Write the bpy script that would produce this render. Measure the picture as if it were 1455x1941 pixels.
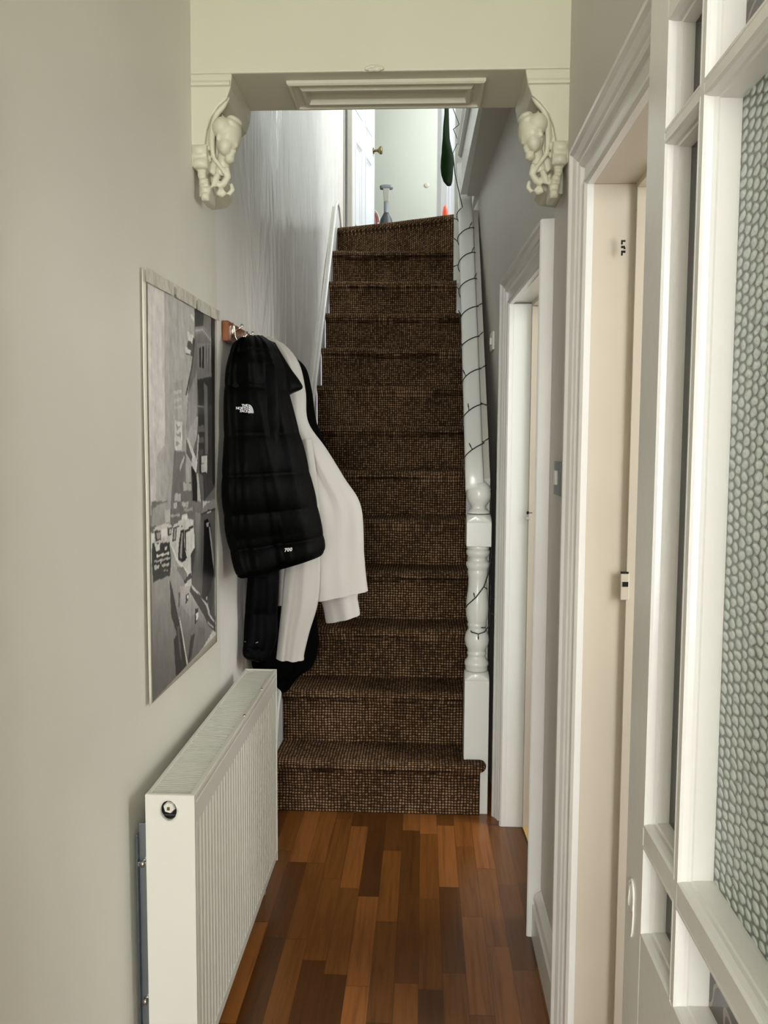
import bpy, bmesh, math, random
from math import sin, cos, pi, sqrt, radians
from mathutils import Vector, Matrix, noise
for o in list(bpy.data.objects): bpy.data.objects.remove(o)
S = bpy.context.scene
COL = S.collection
random.seed(7)

# ---------------------------------------------------------------- camera, world, lights, exposure
F_PX, IW, IH = 1600.0, 1455.0, 1941.0
yaw, pitch, roll, CH = radians(2.627), radians(-4.593), radians(.297), 1.38
ROT = (Matrix.Rotation(yaw, 3, 'Z') @ Matrix.Rotation(pitch, 3, 'X') @
       Matrix(((1, 0, 0), (0, 0, -1), (0, 1, 0))) @ Matrix.Rotation(roll, 3, 'Z'))
cam = bpy.data.cameras.new('camera'); cam.sensor_fit = 'VERTICAL'; cam.sensor_height = 24
cam.lens = F_PX / IH * 24; cam.clip_start = .02
co = bpy.data.objects.new('camera', cam); COL.objects.link(co)
co.matrix_world = Matrix.Translation((0, 0, CH)) @ ROT.to_4x4()
S.camera = co
S.view_settings.view_transform = 'Standard'; S.view_settings.look = 'None'
S.view_settings.gamma = 1; S.view_settings.use_curve_mapping = False
S.view_settings.exposure = 0.34

world = bpy.data.worlds.new('world'); S.world = world; world.use_nodes = True
bg = world.node_tree.nodes['Background']; bg.inputs[0].default_value = (.90, .95, 1, 1); bg.inputs[1].default_value = 1.0

def area(name, loc, target, sx, sy, power, color):
    l = bpy.data.lights.new(name, 'AREA'); l.shape = 'RECTANGLE'; l.size = sx; l.size_y = sy
    l.energy = power; l.color = color
    o = bpy.data.objects.new(name, l); COL.objects.link(o); o.location = loc
    o.rotation_euler = (Vector(target) - Vector(loc)).to_track_quat('-Z', 'Y').to_euler()
    return o
area('front_door_daylight', (-.08, -3.4, 1.55), (-.10, 2.4, 1.25), .85, 1.9, 95, (.99, .99, .985))
area('left_wall_fill', (.31, -.85, 1.55), (-.56, 1.5, 1.25), 1.2, 1.5, 13, (.98, .985, 1))  # added fill lamp that brightens the left wall; no window is there
area('near_side_room_daylight', (2.0, .75, 1.45), (-.5, 1.75, 1.2), 1.3, 1.7, 68, (.97, .985, 1))
area('far_side_room_daylight', (1.95, 2.45, 1.7), (-.3, 2.85, 1.1), .9, 1.5, 42, (.98, .985, 1))
area('stairwell_window_daylight', (1.15, 5.80, 4.25), (-.56, 4.3, 2.6), 1.2, 1.4, 70, (.93, .965, 1))
area('back_room_daylight', (.75, 6.75, 4.3), (-.6, 6.7, 3.4), .9, 1.2, 17, (.95, .98, 1))

def at(px, py, **k):
    """world point where the sight line of a measured spot meets a known wall, floor or hanging plane"""
    d = ROT @ Vector(((px - IW/2) / F_PX, -(py - IH/2) / F_PX, -1))
    (a, v), = k.items(); i = 'XYZ'.index(a); o = (0, 0, CH)
    return Vector(o) + d * ((v - o[i]) / d[i])
def to_px(P):
    v = ROT.transposed() @ (Vector(P) - Vector((0, 0, CH)))
    return IW/2 + F_PX * v.x / -v.z, IH/2 - F_PX * v.y / -v.z

# ---------------------------------------------------------------- materials
def s2l(c): return tuple((x/12.92 if x <= .04045 else ((x+.055)/1.055)**2.4) for x in (v/255 for v in c)) + (1,)
class NT:
    def __init__(s, name):
        s.m = bpy.data.materials.new(name); s.m.use_nodes = True
        s.t = s.m.node_tree; s.n = s.t.nodes; s.p = s.n['Principled BSDF']
    def add(s, typ, inputs=None, **kw):
        n = s.n.new(typ)
        for k, v in kw.items(): setattr(n, k, v)
        for k, v in (inputs or {}).items():
            if isinstance(v, bpy.types.NodeSocket): s.t.links.new(v, n.inputs[k])
            else: n.inputs[k].default_value = v
        return n
    def math(s, op, a, b=0.0):
        return s.add('ShaderNodeMath', {0: a, 1: b}, operation=op).outputs[0]
    def set(s, k, v):
        if isinstance(v, bpy.types.NodeSocket): s.t.links.new(v, s.p.inputs[k])
        else: s.p.inputs[k].default_value = v
    def obj(s, scale=(1, 1, 1)):
        tc = s.add('ShaderNodeTexCoord')
        return s.add('ShaderNodeMapping', {'Vector': tc.outputs['Object'], 'Scale': scale}).outputs[0]
    def ramp(s, fac, stops):
        r = s.add('ShaderNodeValToRGB', {'Fac': fac}); e = r.color_ramp.elements
        while len(e) < len(stops): e.new(.5)
        for el, (p, c) in zip(e, stops): el.position = p; el.color = c
        return r.outputs[0]
    def bump(s, h, strength=.3, dist=.002):
        b = s.add('ShaderNodeBump', {'Height': h, 'Strength': strength, 'Distance': dist}); s.set('Normal', b.outputs[0])
def paint(name, rgb, rough=.5, var=.06, bscale=30, bstr=.15, bdist=.002, stretch=(1, 1, 1), spec=.5):
    t = NT(name); c = s2l(rgb)
    v = t.obj(stretch)
    n = t.add('ShaderNodeTexNoise', {'Vector': v, 'Scale': bscale, 'Detail': 4})
    big = t.add('ShaderNodeTexNoise', {'Vector': v, 'Scale': 2.3, 'Detail': 3})
    lo = tuple(x*(1-var) for x in c[:3]) + (1,)
    t.set('Base Color', t.ramp(big.outputs[0], [(.35, lo), (.65, c)]))
    t.set('Roughness', rough); t.set('Specular IOR Level', spec)
    t.bump(n.outputs[0], bstr, bdist); return t.m
M = {}
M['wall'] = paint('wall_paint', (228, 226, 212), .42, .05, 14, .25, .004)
M['wall_right'] = paint('wall_paint_shade_tone', (202, 199, 189), .5, .05, 14, .2, .003)  # wall paint darkened in its colour to stand in for the right side's shade
M['arch'] = paint('arch_paint', (205, 202, 178), .45, .05, 22, .2, .002)
M['trim'] = paint('gloss_white_trim', (229, 228, 222), .25, .06, 60, .3, .0012)
M['trim_far'] = paint('gloss_white_newel', (228, 230, 222), .22, .03, 40, .08, .001)
M['lining'] = paint('cream_door_lining', (206, 196, 178), .4, .08, 40, .25, .001)
M['door_white'] = paint('white_panel_door', (232, 236, 238), .35, .03, 50, .2, .001)
M['radiator'] = paint('radiator_enamel', (212, 211, 199), .3, .02, 60, .02, .0005)
M['green_wall'] = paint('pale_green_wall', (206, 210, 196), .6, .02)
M['ceiling'] = paint('ceiling_paint', (225, 222, 210), .7, .03)
M['black'] = paint('black_nylon', (3, 3, 4), .6, .3, 35, .5, .004, spec=.06)
M['black_wool'] = paint('black_wool', (4, 4, 4), .9, .3, 60, .6, .003, spec=.04)
M['puffer'] = paint('black_puffer_shell', (3, 3, 3), .55, .3, 28, .5, .005, spec=.06)
M['beige'] = paint('light_stone_cotton', (196, 192, 184), .85, .04, 220, .35, .0006)
M['steel'] = paint('galvanised_steel', (135, 142, 148), .3, .2); M['steel'].node_tree.nodes['Principled BSDF'].inputs['Metallic'].default_value = .8
M['chrome'] = paint('chrome', (215, 205, 195), .12, .05); M['chrome'].node_tree.nodes['Principled BSDF'].inputs['Metallic'].default_value = 1
M['brass'] = paint('aged_brass', (120, 106, 70), .35, .2); M['brass'].node_tree.nodes['Principled BSDF'].inputs['Metallic'].default_value = .9
M['rack_wood'] = paint('orange_varnished_pine', (150, 84, 32), .3, .3, 60, .1, .001, (1, .15, 1))
M['wire'] = paint('dark_green_wire', (22, 30, 22), .5, .2)
M['bulb'] = paint('tiny_clear_bulb', (40, 46, 38), .2, .1)
M['logo'] = paint('white_embroidery', (225, 225, 225), .8, .03)
M['dark_hole'] = paint('dark_hole', (18, 15, 12), .9, .1)
M['grey_plastic'] = paint('grey_plastic', (128, 134, 134), .4, .1)
M['pale_plastic'] = paint('putty_plastic', (176, 174, 160), .4, .05)
M['dark_plastic'] = paint('charcoal_plastic', (62, 66, 68), .4, .1)
M['switch'] = paint('white_switch_plastic', (226, 226, 216), .3, .03)
M['red'] = paint('dark_red_plastic', (140, 50, 46), .4, .1)
M['orange'] = paint('bright_orange_plastic', (255, 92, 48), .4, .03)
M['green_cloth'] = paint('dark_green_cloth', (30, 52, 22), .9, .3, 60, .4, .003, spec=.1)
M['threshold'] = paint('pale_oak_threshold', (196, 160, 96), .4, .15, 80, .2, .001, (1, .1, 1))
M['margin'] = paint('poster_sleeve', (206, 203, 184), .25, .05, 18, .5, .004)
M['tape'] = paint('clear_tape', (214, 212, 196), .12, .05, 25, .8, .006)

def streaky():
    t = NT('stairwell_gloss_wall')
    sep = t.add('ShaderNodeSeparateXYZ', {0: t.add('ShaderNodeTexCoord').outputs['Object']})
    fade = t.add('ShaderNodeMapRange', {0: sep.outputs[1], 1: 2.35, 2: 3.3}, interpolation_type='SMOOTHSTEP').outputs[0]
    v = t.obj((1, 4.2, 1.5)); n = t.add('ShaderNodeTexNoise', {'Vector': v, 'Scale': 1.0, 'Detail': 4, 'Roughness': .55, 'Distortion': .6})
    v3 = t.obj((1, 26, 4)); n3 = t.add('ShaderNodeTexNoise', {'Vector': v3, 'Scale': 1.0, 'Detail': 2})
    n2 = t.add('ShaderNodeTexNoise', {'Vector': t.obj((1, 1, 1)), 'Scale': 3, 'Detail': 3})
    t.set('Base Color', t.ramp(n2.outputs[0], [(.35, s2l((226, 224, 216))), (.65, s2l((234, 232, 225)))]))
    t.set('Roughness', t.math('SUBTRACT', .42, t.math('MULTIPLY', fade, .14)))
    h = t.math('MULTIPLY', t.math('ADD', n.outputs[0], t.math('MULTIPLY', n3.outputs[0], .03)), fade)
    t.bump(h, .9, .06); return t.m
M['streaky'] = streaky()

def laminate():
    t = NT('walnut_strip_laminate')
    sep = t.add('ShaderNodeSeparateXYZ', {0: t.add('ShaderNodeTexCoord').outputs['Object']})
    x, y = sep.outputs[0], sep.outputs[1]
    cx = t.math('DIVIDE', x, .062); col = t.math('FLOOR', cx)
    rc = t.add('ShaderNodeTexWhiteNoise', {'W': col}, noise_dimensions='1D').outputs[0]
    ry = t.math('ADD', t.math('DIVIDE', y, .43), t.math('MULTIPLY', rc, 7.3)); row = t.math('FLOOR', ry)
    idv = t.add('ShaderNodeCombineXYZ', {0: col, 1: row})
    h = t.add('ShaderNodeTexWhiteNoise', {'Vector': idv.outputs[0]}, noise_dimensions='3D')
    base = t.ramp(h.outputs[0], [(0, s2l((74, 43, 16))), (.25, s2l((93, 55, 20))), (.5, s2l((109, 66, 24))), (.8, s2l((126, 77, 31))), (1, s2l((150, 94, 46)))])
    off = t.add('ShaderNodeVectorMath', {0: idv.outputs[0], 1: (3.7, 1.3, 0)}, operation='MULTIPLY')
    gv = t.add('ShaderNodeVectorMath', {0: t.obj((60, 2.6, 1)), 1: off.outputs[0]}, operation='ADD')
    g = t.add('ShaderNodeTexNoise', {'Vector': gv.outputs[0], 'Scale': 1.0, 'Detail': 6, 'Roughness': .6, 'Distortion': 1.2})
    gr = t.ramp(g.outputs[0], [(.3, (.62, .58, .55, 1)), (.55, (1, 1, 1, 1)), (.8, (1.0, .95, .9, 1))])
    mix = t.add('ShaderNodeMix', {0: 1.0, 6: base, 7: gr}, data_type='RGBA', blend_type='MULTIPLY')
    fx = t.math('FRACT', cx); fy = t.math('FRACT', ry)
    ex = t.math('LESS_THAN', t.math('MINIMUM', fx, t.math('SUBTRACT', 1, fx)), .018)
    ey = t.math('LESS_THAN', t.math('MINIMUM', fy, t.math('SUBTRACT', 1, fy)), .0035)
    e = t.math('MULTIPLY', t.math('MAXIMUM', ex, ey), .45)
    m2 = t.add('ShaderNodeMix', {0: e, 6: mix.outputs[2], 7: s2l((40, 22, 12))}, data_type='RGBA')
    t.set('Base Color', m2.outputs[2]); t.set('Roughness', .3)
    return t.m
M['laminate'] = laminate()

def carpet():
    t = NT('brown_loop_carpet')
    sep = t.add('ShaderNodeSeparateXYZ', {0: t.add('ShaderNodeTexCoord').outputs['Object']})
    run = t.math('ADD', sep.outputs[1], sep.outputs[2])
    wob = t.add('ShaderNodeTexNoise', {'Vector': t.obj((1, 1, 1)), 'Scale': 26, 'Detail': 3})
    wv = t.math('MULTIPLY', t.math('SUBTRACT', wob.outputs[0], .5), .010)
    fx = t.math('FRACT', t.math('DIVIDE', t.math('ADD', sep.outputs[0], wv), .0115))
    fy = t.math('FRACT', t.math('DIVIDE', t.math('ADD', run, wv), .0105))
    a = t.math('MULTIPLY', t.math('SINE', t.math('MULTIPLY', fx, pi)), t.math('SINE', t.math('MULTIPLY', fy, pi)))
    idv = t.add('ShaderNodeCombineXYZ', {0: t.math('FLOOR', t.math('DIVIDE', t.math('ADD', sep.outputs[0], wv), .0115)), 1: t.math('FLOOR', t.math('DIVIDE', t.math('ADD', run, wv), .0105))})
    h = t.add('ShaderNodeTexWhiteNoise', {'Vector': idv.outputs[0]}, noise_dimensions='3D')
    big = t.add('ShaderNodeTexNoise', {'Vector': t.obj((1, 1, 1)), 'Scale': 5, 'Detail': 3})
    k = t.math('MULTIPLY', a, t.math('ADD', t.math('MULTIPLY', h.outputs[0], .55), t.math('MULTIPLY', big.outputs[0], .9)))
    t.set('Base Color', t.ramp(k, [(.06, s2l((36, 25, 16))), (.42, s2l((104, 79, 54))), (.85, s2l((166, 136, 106)))]))
    t.set('Roughness', .95); t.set('Specular IOR Level', .1)
    t.bump(a, .8, .004); return t.m
M['carpet'] = carpet()

def pebble_glass():
    t = NT('pebbled_obscure_glass')
    sep = t.add('ShaderNodeSeparateXYZ', {0: t.add('ShaderNodeTexCoord').outputs['Object']})
    jn = t.add('ShaderNodeTexNoise', {'Vector': t.obj((1, 1, 1)), 'Scale': 55, 'Detail': 1}); js = t.add('ShaderNodeSeparateXYZ', {0: jn.outputs['Color']})
    a = t.math('ADD', t.math('DIVIDE', sep.outputs[1], .0335), t.math('MULTIPLY', js.outputs[0], .3))
    b = t.math('ADD', t.math('DIVIDE', sep.outputs[2], .0108), t.math('MULTIPLY', js.outputs[1], .7))
    def cell(o):
        u = t.math('MULTIPLY', t.math('SUBTRACT', t.math('FRACT', t.math('ADD', a, o)), .5), 2.0)
        v = t.math('MULTIPLY', t.math('SUBTRACT', t.math('FRACT', t.math('ADD', b, o)), .5), 1.15)
        return t.math('ADD', t.math('MULTIPLY', u, u), t.math('MULTIPLY', v, v))
    d = t.math('SQRT', t.math('MINIMUM', cell(0.0), cell(.5)))
    t.set('Base Color', t.ramp(d, [(.28, s2l((236, 248, 243))), (.41, s2l((208, 220, 211))), (.51, s2l((122, 128, 116)))]))  # daylight in the pebbles is painted: bright cores, grey rims
    t.set('Roughness', .2); t.set('Transmission Weight', .25); t.set('IOR', 1.5)
    t.bump(t.math('SUBTRACT', 1, d), .8, .005); return t.m
M['pebble'] = pebble_glass()
def dark_glass():
    t = NT('etched_ruby_glass')
    n = t.add('ShaderNodeTexWave', {'Vector': t.obj((1, 1, 1)), 'Scale': 9, 'Distortion': 9, 'Detail': 1, 'Detail Scale': 2}, wave_type='RINGS')
    t.set('Base Color', t.ramp(n.outputs['Fac'], [(.86, s2l((58, 48, 44))), (.93, s2l((128, 120, 112)))]))
    t.set('Roughness', .12); return t.m
M['dark_glass'] = dark_glass()
M['black_glass'] = paint('dark_margin_glass', (26, 22, 21), .15, .2)
def vcol():
    t = NT('monochrome_photo_print')
    a = t.add('ShaderNodeVertexColor'); a.layer_name = 'Col'
    t.set('Base Color', a.outputs[0]); t.set('Roughness', .3)
    n = t.add('ShaderNodeTexNoise', {'Vector': t.obj((1, 6, 2)), 'Scale': 2, 'Detail': 2}); t.bump(n.outputs[0], .3, .008)
    return t.m
M['print'] = vcol()

# ---------------------------------------------------------------- mesh helpers
def link(name, me, mat, parent=None, smooth=False):
    o = bpy.data.objects.new(name, me); COL.objects.link(o)
    if mat: me.materials.append(M[mat] if isinstance(mat, str) else mat)
    if parent: o.parent = parent
    if smooth:
        for p in me.polygons: p.use_smooth = True
    return o
def mk(name, V, Fc, mat, parent=None, smooth=False, fix=True):
    me = bpy.data.meshes.new(name); me.from_pydata([tuple(v) for v in V], [], Fc)
    if fix:
        b = bmesh.new(); b.from_mesh(me); bmesh.ops.recalc_face_normals(b, faces=b.faces); b.to_mesh(me); b.free()
    return link(name, me, mat, parent, smooth)
def tag(o, label=None, cat=None, group=None, kind=None):
    if label: o['label'] = label
    if cat: o['category'] = cat
    if group: o['group'] = group
    if kind: o['kind'] = kind
    return o
def empty(name, loc=(0, 0, 0), **k):
    o = bpy.data.objects.new(name, None); COL.objects.link(o); o.location = loc; o.empty_display_size = .1
    return tag(o, **k)
class G:
    """geometry collector, world coordinates"""
    def __init__(s): s.V = []; s.F = []
    def box(s, a, b, f=None):
        n = len(s.V); x0, y0, z0 = a; x1, y1, z1 = b
        P = [(x0, y0, z0), (x1, y0, z0), (x1, y1, z0), (x0, y1, z0), (x0, y0, z1), (x1, y0, z1), (x1, y1, z1), (x0, y1, z1)]
        s.V += [Vector(f(*p)) if f else Vector(p) for p in P]
        s.F += [tuple(n+i for i in q) for q in ((0, 3, 2, 1), (4, 5, 6, 7), (0, 1, 5, 4), (1, 2, 6, 5), (2, 3, 7, 6), (3, 0, 4, 7))]; return s
    def loft(s, rings, closed=True, caps=True):
        n = len(s.V); k = len(rings[0])
        for r in rings: s.V += [Vector(p) for p in r]
        for i in range(len(rings)-1):
            for j in range(k if closed else k-1):
                a = n+i*k+j; b = n+i*k+(j+1) % k
                s.F.append((a, b, b+k, a+k))
        if caps and closed:
            s.F.append(tuple(n+j for j in range(k))[::-1]); s.F.append(tuple(n+(len(rings)-1)*k+j for j in range(k)))
        return s
    def prism(s, prof, p3, a, b):
        """profile of 2D points placed by p3(u, v, w) at w=a and w=b"""
        return s.loft([[p3(u, v, a) for u, v in prof], [p3(u, v, b) for u, v in prof]])
    def tube(s, pts, r, k=8, close=False):
        pts = [Vector(p) for p in pts]; rings = []; up = None
        for i, p in enumerate(pts):
            d = (pts[min(i+1, len(pts)-1)] - pts[max(i-1, 0)]).normalized()
            if up is None: up = d.orthogonal().normalized()
            up = (up - d*up.dot(d)).normalized(); w = d.cross(up)
            rr = r[i] if isinstance(r, (list, tuple)) else r
            rings.append([p + (up*cos(2*pi*j/k) + w*sin(2*pi*j/k))*rr for j in range(k)])
        return s.loft(rings)
    def lathe(s, prof, c, k=32, axis=None):
        """prof of (r, h) along axis from c"""
        ax = Vector(axis or (0, 0, 1)).normalized(); u = ax.orthogonal().normalized(); w = ax.cross(u); c = Vector(c)
        return s.loft([[c + ax*h + (u*cos(2*pi*j/k) + w*sin(2*pi*j/k))*max(r, 1e-4) for j in range(k)] for r, h in prof])
    def ell(s, c, r, rot=None, k=14):
        c = Vector(c); rot = rot or Matrix.Identity(3)
        rings = []
        for i in range(k+1):
            ph = -pi/2 + pi*i/k; cr = max(cos(ph), .002)
            rings.append([c + rot @ Vector((r[0]*cr*cos(2*pi*j/(2*k)), r[1]*cr*sin(2*pi*j/(2*k)), r[2]*sin(ph))) for j in range(2*k)])
        return s.loft(rings)
    def out(s, name, mat, parent=None, smooth=False): return mk(name, s.V, s.F, mat, parent, smooth)
def bevel(o, w=.003, seg=2):
    m = o.modifiers.new('bevel', 'BEVEL'); m.width = w; m.segments = seg; m.limit_method = 'ANGLE'; m.angle_limit = radians(40)
    return o
def remesh(o, vox=.004, it=3):
    m = o.modifiers.new('remesh', 'REMESH'); m.mode = 'VOXEL'; m.voxel_size = vox; m.use_smooth_shade = True
    q = o.modifiers.new('smooth', 'SMOOTH'); q.iterations = it; q.factor = .5; return o
def struct(name, g, mat, smooth=False):
    o = g.out(name, mat, None, smooth); o['kind'] = 'structure'; return o

# ---------------------------------------------------------------- setting
XL, XR = -.570, .34            # inner faces of the two long walls
YA0, YA1, ZB = 2.10, 2.335, 2.272   # arch beam front, back, underside
LZ = 2.73                      # upstairs landing level
def xw(y): return XR if y <= 2.3 else XR - (y-2.3)*.048      # right wall leans in beyond the arch

struct('floor', G().box((-.8, -3.6, -.08), (2.2, 5.6, 0)), 'laminate')
# left wall: smooth section before the arch, older gloss paint on the stair section
def wavy_wall(name, x, y0, y1, z0, z1, mat, amp, thick=-.12):
    ny, nz = int((y1-y0)/.08)+1, int((z1-z0)/.1)+1; V = []; Fc = []
    for i in range(ny+1):
        for j in range(nz+1):
            y = y0+(y1-y0)*i/ny; z = z0+(z1-z0)*j/nz
            edge = 0 if i in (0, ny) else 1
            V.append((x + amp*edge*noise.noise(Vector((3.1, y*1.5, z*1.3))), y, z))
    for i in range(ny):
        for j in range(nz):
            a = i*(nz+1)+j; Fc.append((a, a+1, a+nz+2, a+nz+1))
    g = G(); g.V = [Vector(v) for v in V]; g.F = Fc
    g.box((min(x+thick, x-.01), y0, z0), (x-.008, y1, z1))
    return struct(name, g, mat, False)
for nm, a in (('wall_left', (XL, -3.6, 2.335, 0, 2.9, 'wall', .004)), ('wall_left_stairs', (XL, 2.335, 6.0, 0, 5.3, 'streaky', .006))):
    o = wavy_wall(nm, *a)
    for p in o.data.polygons: p.use_smooth = len(p.vertices) == 4 and abs(p.normal.x) > .9
# right wall, front run, with the near doorway cut out
DY0, DY1, DZ = .98, 1.765, 1.905      # near doorway
g = G()
g.box((XR, -3.6, 0), (XR+.12, DY0-.02, 2.9)); g.box((XR, DY0-.02, DZ+.02), (XR+.12, DY1+.02, 2.9)); g.box((XR, DY1+.02, 0), (XR+.12, 2.30, 2.9))
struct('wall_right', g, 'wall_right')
# far run, leaning in, with the far doorway cut out
EY0, EY1, EZ = 2.385, 2.975, 1.875
def lean(x, y, z): return (x + xw(y), y, z)
g = G()
g.box((0, 2.30, 0), (.12, EY0-.02, 4.0), lean); g.box((0, EY0-.02, EZ+.025), (.12, EY1+.02, 4.0), lean); g.box((0, EY1+.02, 0), (.12, 4.16, 4.0), lean)
g.box((0, 4.16, 0), (.12, 5.3, 2.55), lean)
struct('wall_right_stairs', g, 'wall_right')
# ceilings and upstairs shell
struct('ceiling', G().box((-.7, -3.6, 2.85), (.5, YA0+.02, 2.95)), 'ceiling')
struct('ceiling_upstairs', G().box((-1.7, YA0+.2, 5.3), (2.1, 7.6, 5.4)), 'ceiling')
g = G().box((XR+.1, -3.6, 0), (2.2, -3.5, 2.9)).box((2.1, -3.5, 0), (2.2, 3.3, 2.6)).box((XR+.12, 3.2, 0), (2.2, 3.3, 2.6)).box((XR+.12, 1.92, 0), (2.1, 2.02, 2.6))
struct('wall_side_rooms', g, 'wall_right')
struct('ceiling_side_rooms', G().box((XR+.12, -3.6, 2.6), (2.2, 3.3, 2.68)), 'ceiling')
g = G().box((2.0, 2.2, 2.73), (2.1, 7.6, 5.3)).box((-1.7, 2.335, 2.9), (2.0, 2.40, 5.3)).box((-1.7, 6.1, 2.6), (-1.6, 7.5, 5.3))
g.box((-1.7, 6.0, 2.6), (XL-.06, 6.1, 5.3)).box((.17, 6.02, 2.6), (2.0, 6.12, 5.3))
struct('wall_upstairs', g, 'door_white')
struct('wall_back', G().box((-1.7, 7.4, 2.6), (2.1, 7.5, 5.3)), 'green_wall')

# arch: beam with an opening framed by corbels
def arch_pt(x, y, z): return (x, y, z)
g = G().box((XL-.01, YA0, ZB), (XR+.01, YA1, 2.95))
# short cheeks behind the corbels
chL = [(XL-.01, ZB+.001), (-.470, ZB+.001), (-.474, 2.24), (-.484, 2.213), (-.503, 2.197), (-.522, 2.172), (-.534, 2.14), (-.540, 2.10), (-.541, 2.06), (XL-.01, 2.052)]
g.prism(chL, lambda u, v, w: (u, w, v), YA0+.001, YA1)
chR = [(XR+.01, ZB+.001), (.235, ZB+.001), (.241, 2.24), (.251, 2.213), (.272, 2.195), (.292, 2.170), (.305, 2.14), (.313, 2.10), (.315, 2.06), (XR+.01, 2.052)]
g.prism(chR, lambda u, v, w: (u, w, v), YA0+.001, YA1)
arch = struct('wall_arch', g, 'arch'); bevel(arch, .004, 2)
# picture-rail bead on either side of the opening
tr = struct('trim_1', G().prism([(0, 0), (-.004, .002), (-.006, .007), (-.004, .012), (0, .014)], lambda u, v, w: (w, YA0+u, 2.242+v), XL, -.475)
            .prism([(0, 0), (-.004, .002), (-.006, .007), (-.004, .012), (0, .014)], lambda u, v, w: (w, YA0+u, 2.236+v), .242, XR), 'arch')
# moulded panel on the underside of the beam
def mould_frame(x0, x1, y0, y1, z, prof):
    g = G()
    c = [(x0, y0, 1, 1), (x1, y0, -1, 1), (x1, y1, -1, -1), (x0, y1, 1, -1)]
    rings = []
    for (x, y, sx, sy) in c + c[:1]: rings.append([(x+sx*u, y+sy*u, z-v) for u, v in prof])
    return g.loft(rings, True, False)
pn = struct('trim_2', mould_frame(-.345, .145, YA0+.045, YA1-.028, ZB, [(0, 0), (0, .007), (.004, .011), (.010, .011), (.013, .006), (.026, .004), (.034, .012), (.042, .012), (.046, .002), (.046, 0)]), 'arch')
g = G()
rs = []
for i in range(7):
    a = pi*i/6; rs.append((-.125+.022*cos(a)*-1, YA0-.003, ZB+.002+.009*sin(a)))
g.tube([(p[0], p[1], p[2]) for p in rs], .0035, 8); g.ell((-.118, YA0-.002, ZB+.004), (.011, .006, .007)).ell((-.132, YA0-.002, ZB+.002), (.010, .006, .005))
remesh(struct('trim_3', g, 'arch'), .0018, 2)

# skirting boards
skp = [(0, 0), (-.024, 0), (-.024, .095), (-.016, .101), (-.016, .108), (-.022, .114), (-.018, .126), (-.008, .132), (0, .138)]
struct('baseboard_right', G().prism(skp, lambda u, v, w: (XR+u, w, v), 1.87, 2.285).prism(skp, lambda u, v, w: (XR+u, w, v), -3.6, .87), 'trim')
struct('baseboard_left', G().prism(skp, lambda u, v, w: (XL-u, w, v), -3.6, 3.0), 'trim')
struct('trim_4', G().box((.062, EY0+.01, .001), (.13, EY1-.01, .007), lean), 'threshold')

# ---------------------------------------------------------------- doorways
AP = [(0, 0), (0, .014), (.004, .020), (.010, .021), (.014, .017), (.016, .011), (.046, .012), (.050, .020), (.056, .023), (.061, .021), (.066, .026), (.078, .031), (.084, .037), (.092, .038), (.096, .034), (.097, 0)]
def architrave(parent, y0, y1, zt, W, near=True, mat='trim'):
    def strip(fa, fb):
        g = G(); g.loft([[fa(u, p) for u, p in AP], [fb(u, p) for u, p in AP]], True, True); return g
    bevel(strip(lambda u, p: W(p, y1+u, 0), lambda u, p: W(p, y1+u, zt+u)).out('architrave_leg', mat, parent), .001, 1)
    bevel(strip(lambda u, p: W(p, y0-u, zt+u), lambda u, p: W(p, y1+u, zt+u)).out('architrave_head', mat, parent), .001, 1)
    if near: bevel(strip(lambda u, p: W(p, y0-u, 0), lambda u, p: W(p, y0-u, zt+u)).out('architrave_leg', mat, parent), .001, 1)
d1 = empty('door_1', (XR, (DY0+DY1)/2, 0), kind='structure')
def rel(o, par):
    o.matrix_parent_inverse = Matrix.Translation(par.location).inverted(); return o
_link = link
def link(name, me, mat, parent=None, smooth=False):
    o = _link(name, me, mat, parent, smooth)
    if parent is not None:
        # parent chains are pure translations: keep world coordinates
        off = Vector((0, 0, 0)); q = parent
        while q is not None: off += q.location; q = q.parent
        # children carry identity location and an inverse that cancels the parents' offset
        base = Vector((0, 0, 0)); q = parent
        while q is not None and q.parent is not None:
            base += q.matrix_parent_inverse.translation; q = q.parent
        o.matrix_parent_inverse = Matrix.Translation(-(off + base))
    return o
W1 = lambda p, y, z: (XR-p, y, z)
architrave(d1, DY0, DY1, DZ, W1)
g = G().box((XR-.002, DY1, 0), (XR+.17, DY1+.02, DZ)).box((XR-.002, DY0-.02, 0), (XR+.17, DY0, DZ)).box((XR-.002, DY0-.02, DZ), (XR+.17, DY1+.02, DZ+.02))
bevel(g.out('door_lining', 'lining', d1), .0015)
g = G().box((.423, DY1-.010, 0), (.50, DY1+.001, DZ-.010)).box((.423, DY0, DZ-.010), (.50, DY1, DZ+.001)).box((.423, DY0-.001, 0), (.50, DY0+.010, DZ))
bevel(g.out('door_stop', 'lining', d1), .001)
def plate(parent, x, y, z, w, h, mat, d=.002, name='strike_plate'):
    return bevel(G().box((x, y-d, z), (x+w, y, z+h)).out(name, mat, parent), .0008)
for (a, b, c, d) in ((1177, 455, 1180, 463), (1180, 455, 1185, 458), (1177, 466, 1184, 470), (1182, 469, 1185, 472), (1177, 475, 1180, 484), (1180, 475, 1185, 479)):
    p = at(a, d, Y=DY1-.012); q = at(c, b, Y=DY1-.012)
    G().box((p.x, DY1-.0125, p.z), (q.x, DY1-.0095, q.z)).out('hinge_cutout', 'dark_hole', d1)
p = at(1175, 1137, Y=DY1-.012); q = at(1192, 1088, Y=DY1-.012)
sp = bevel(G().box((p.x, DY1-.0135, p.z), (q.x, DY1-.009, q.z)).out('strike_plate', 'lining', d1), .001)
p = at(1176, 1087, Y=DY1-.012); q = at(1191, 1084, Y=DY1-.012)
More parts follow.
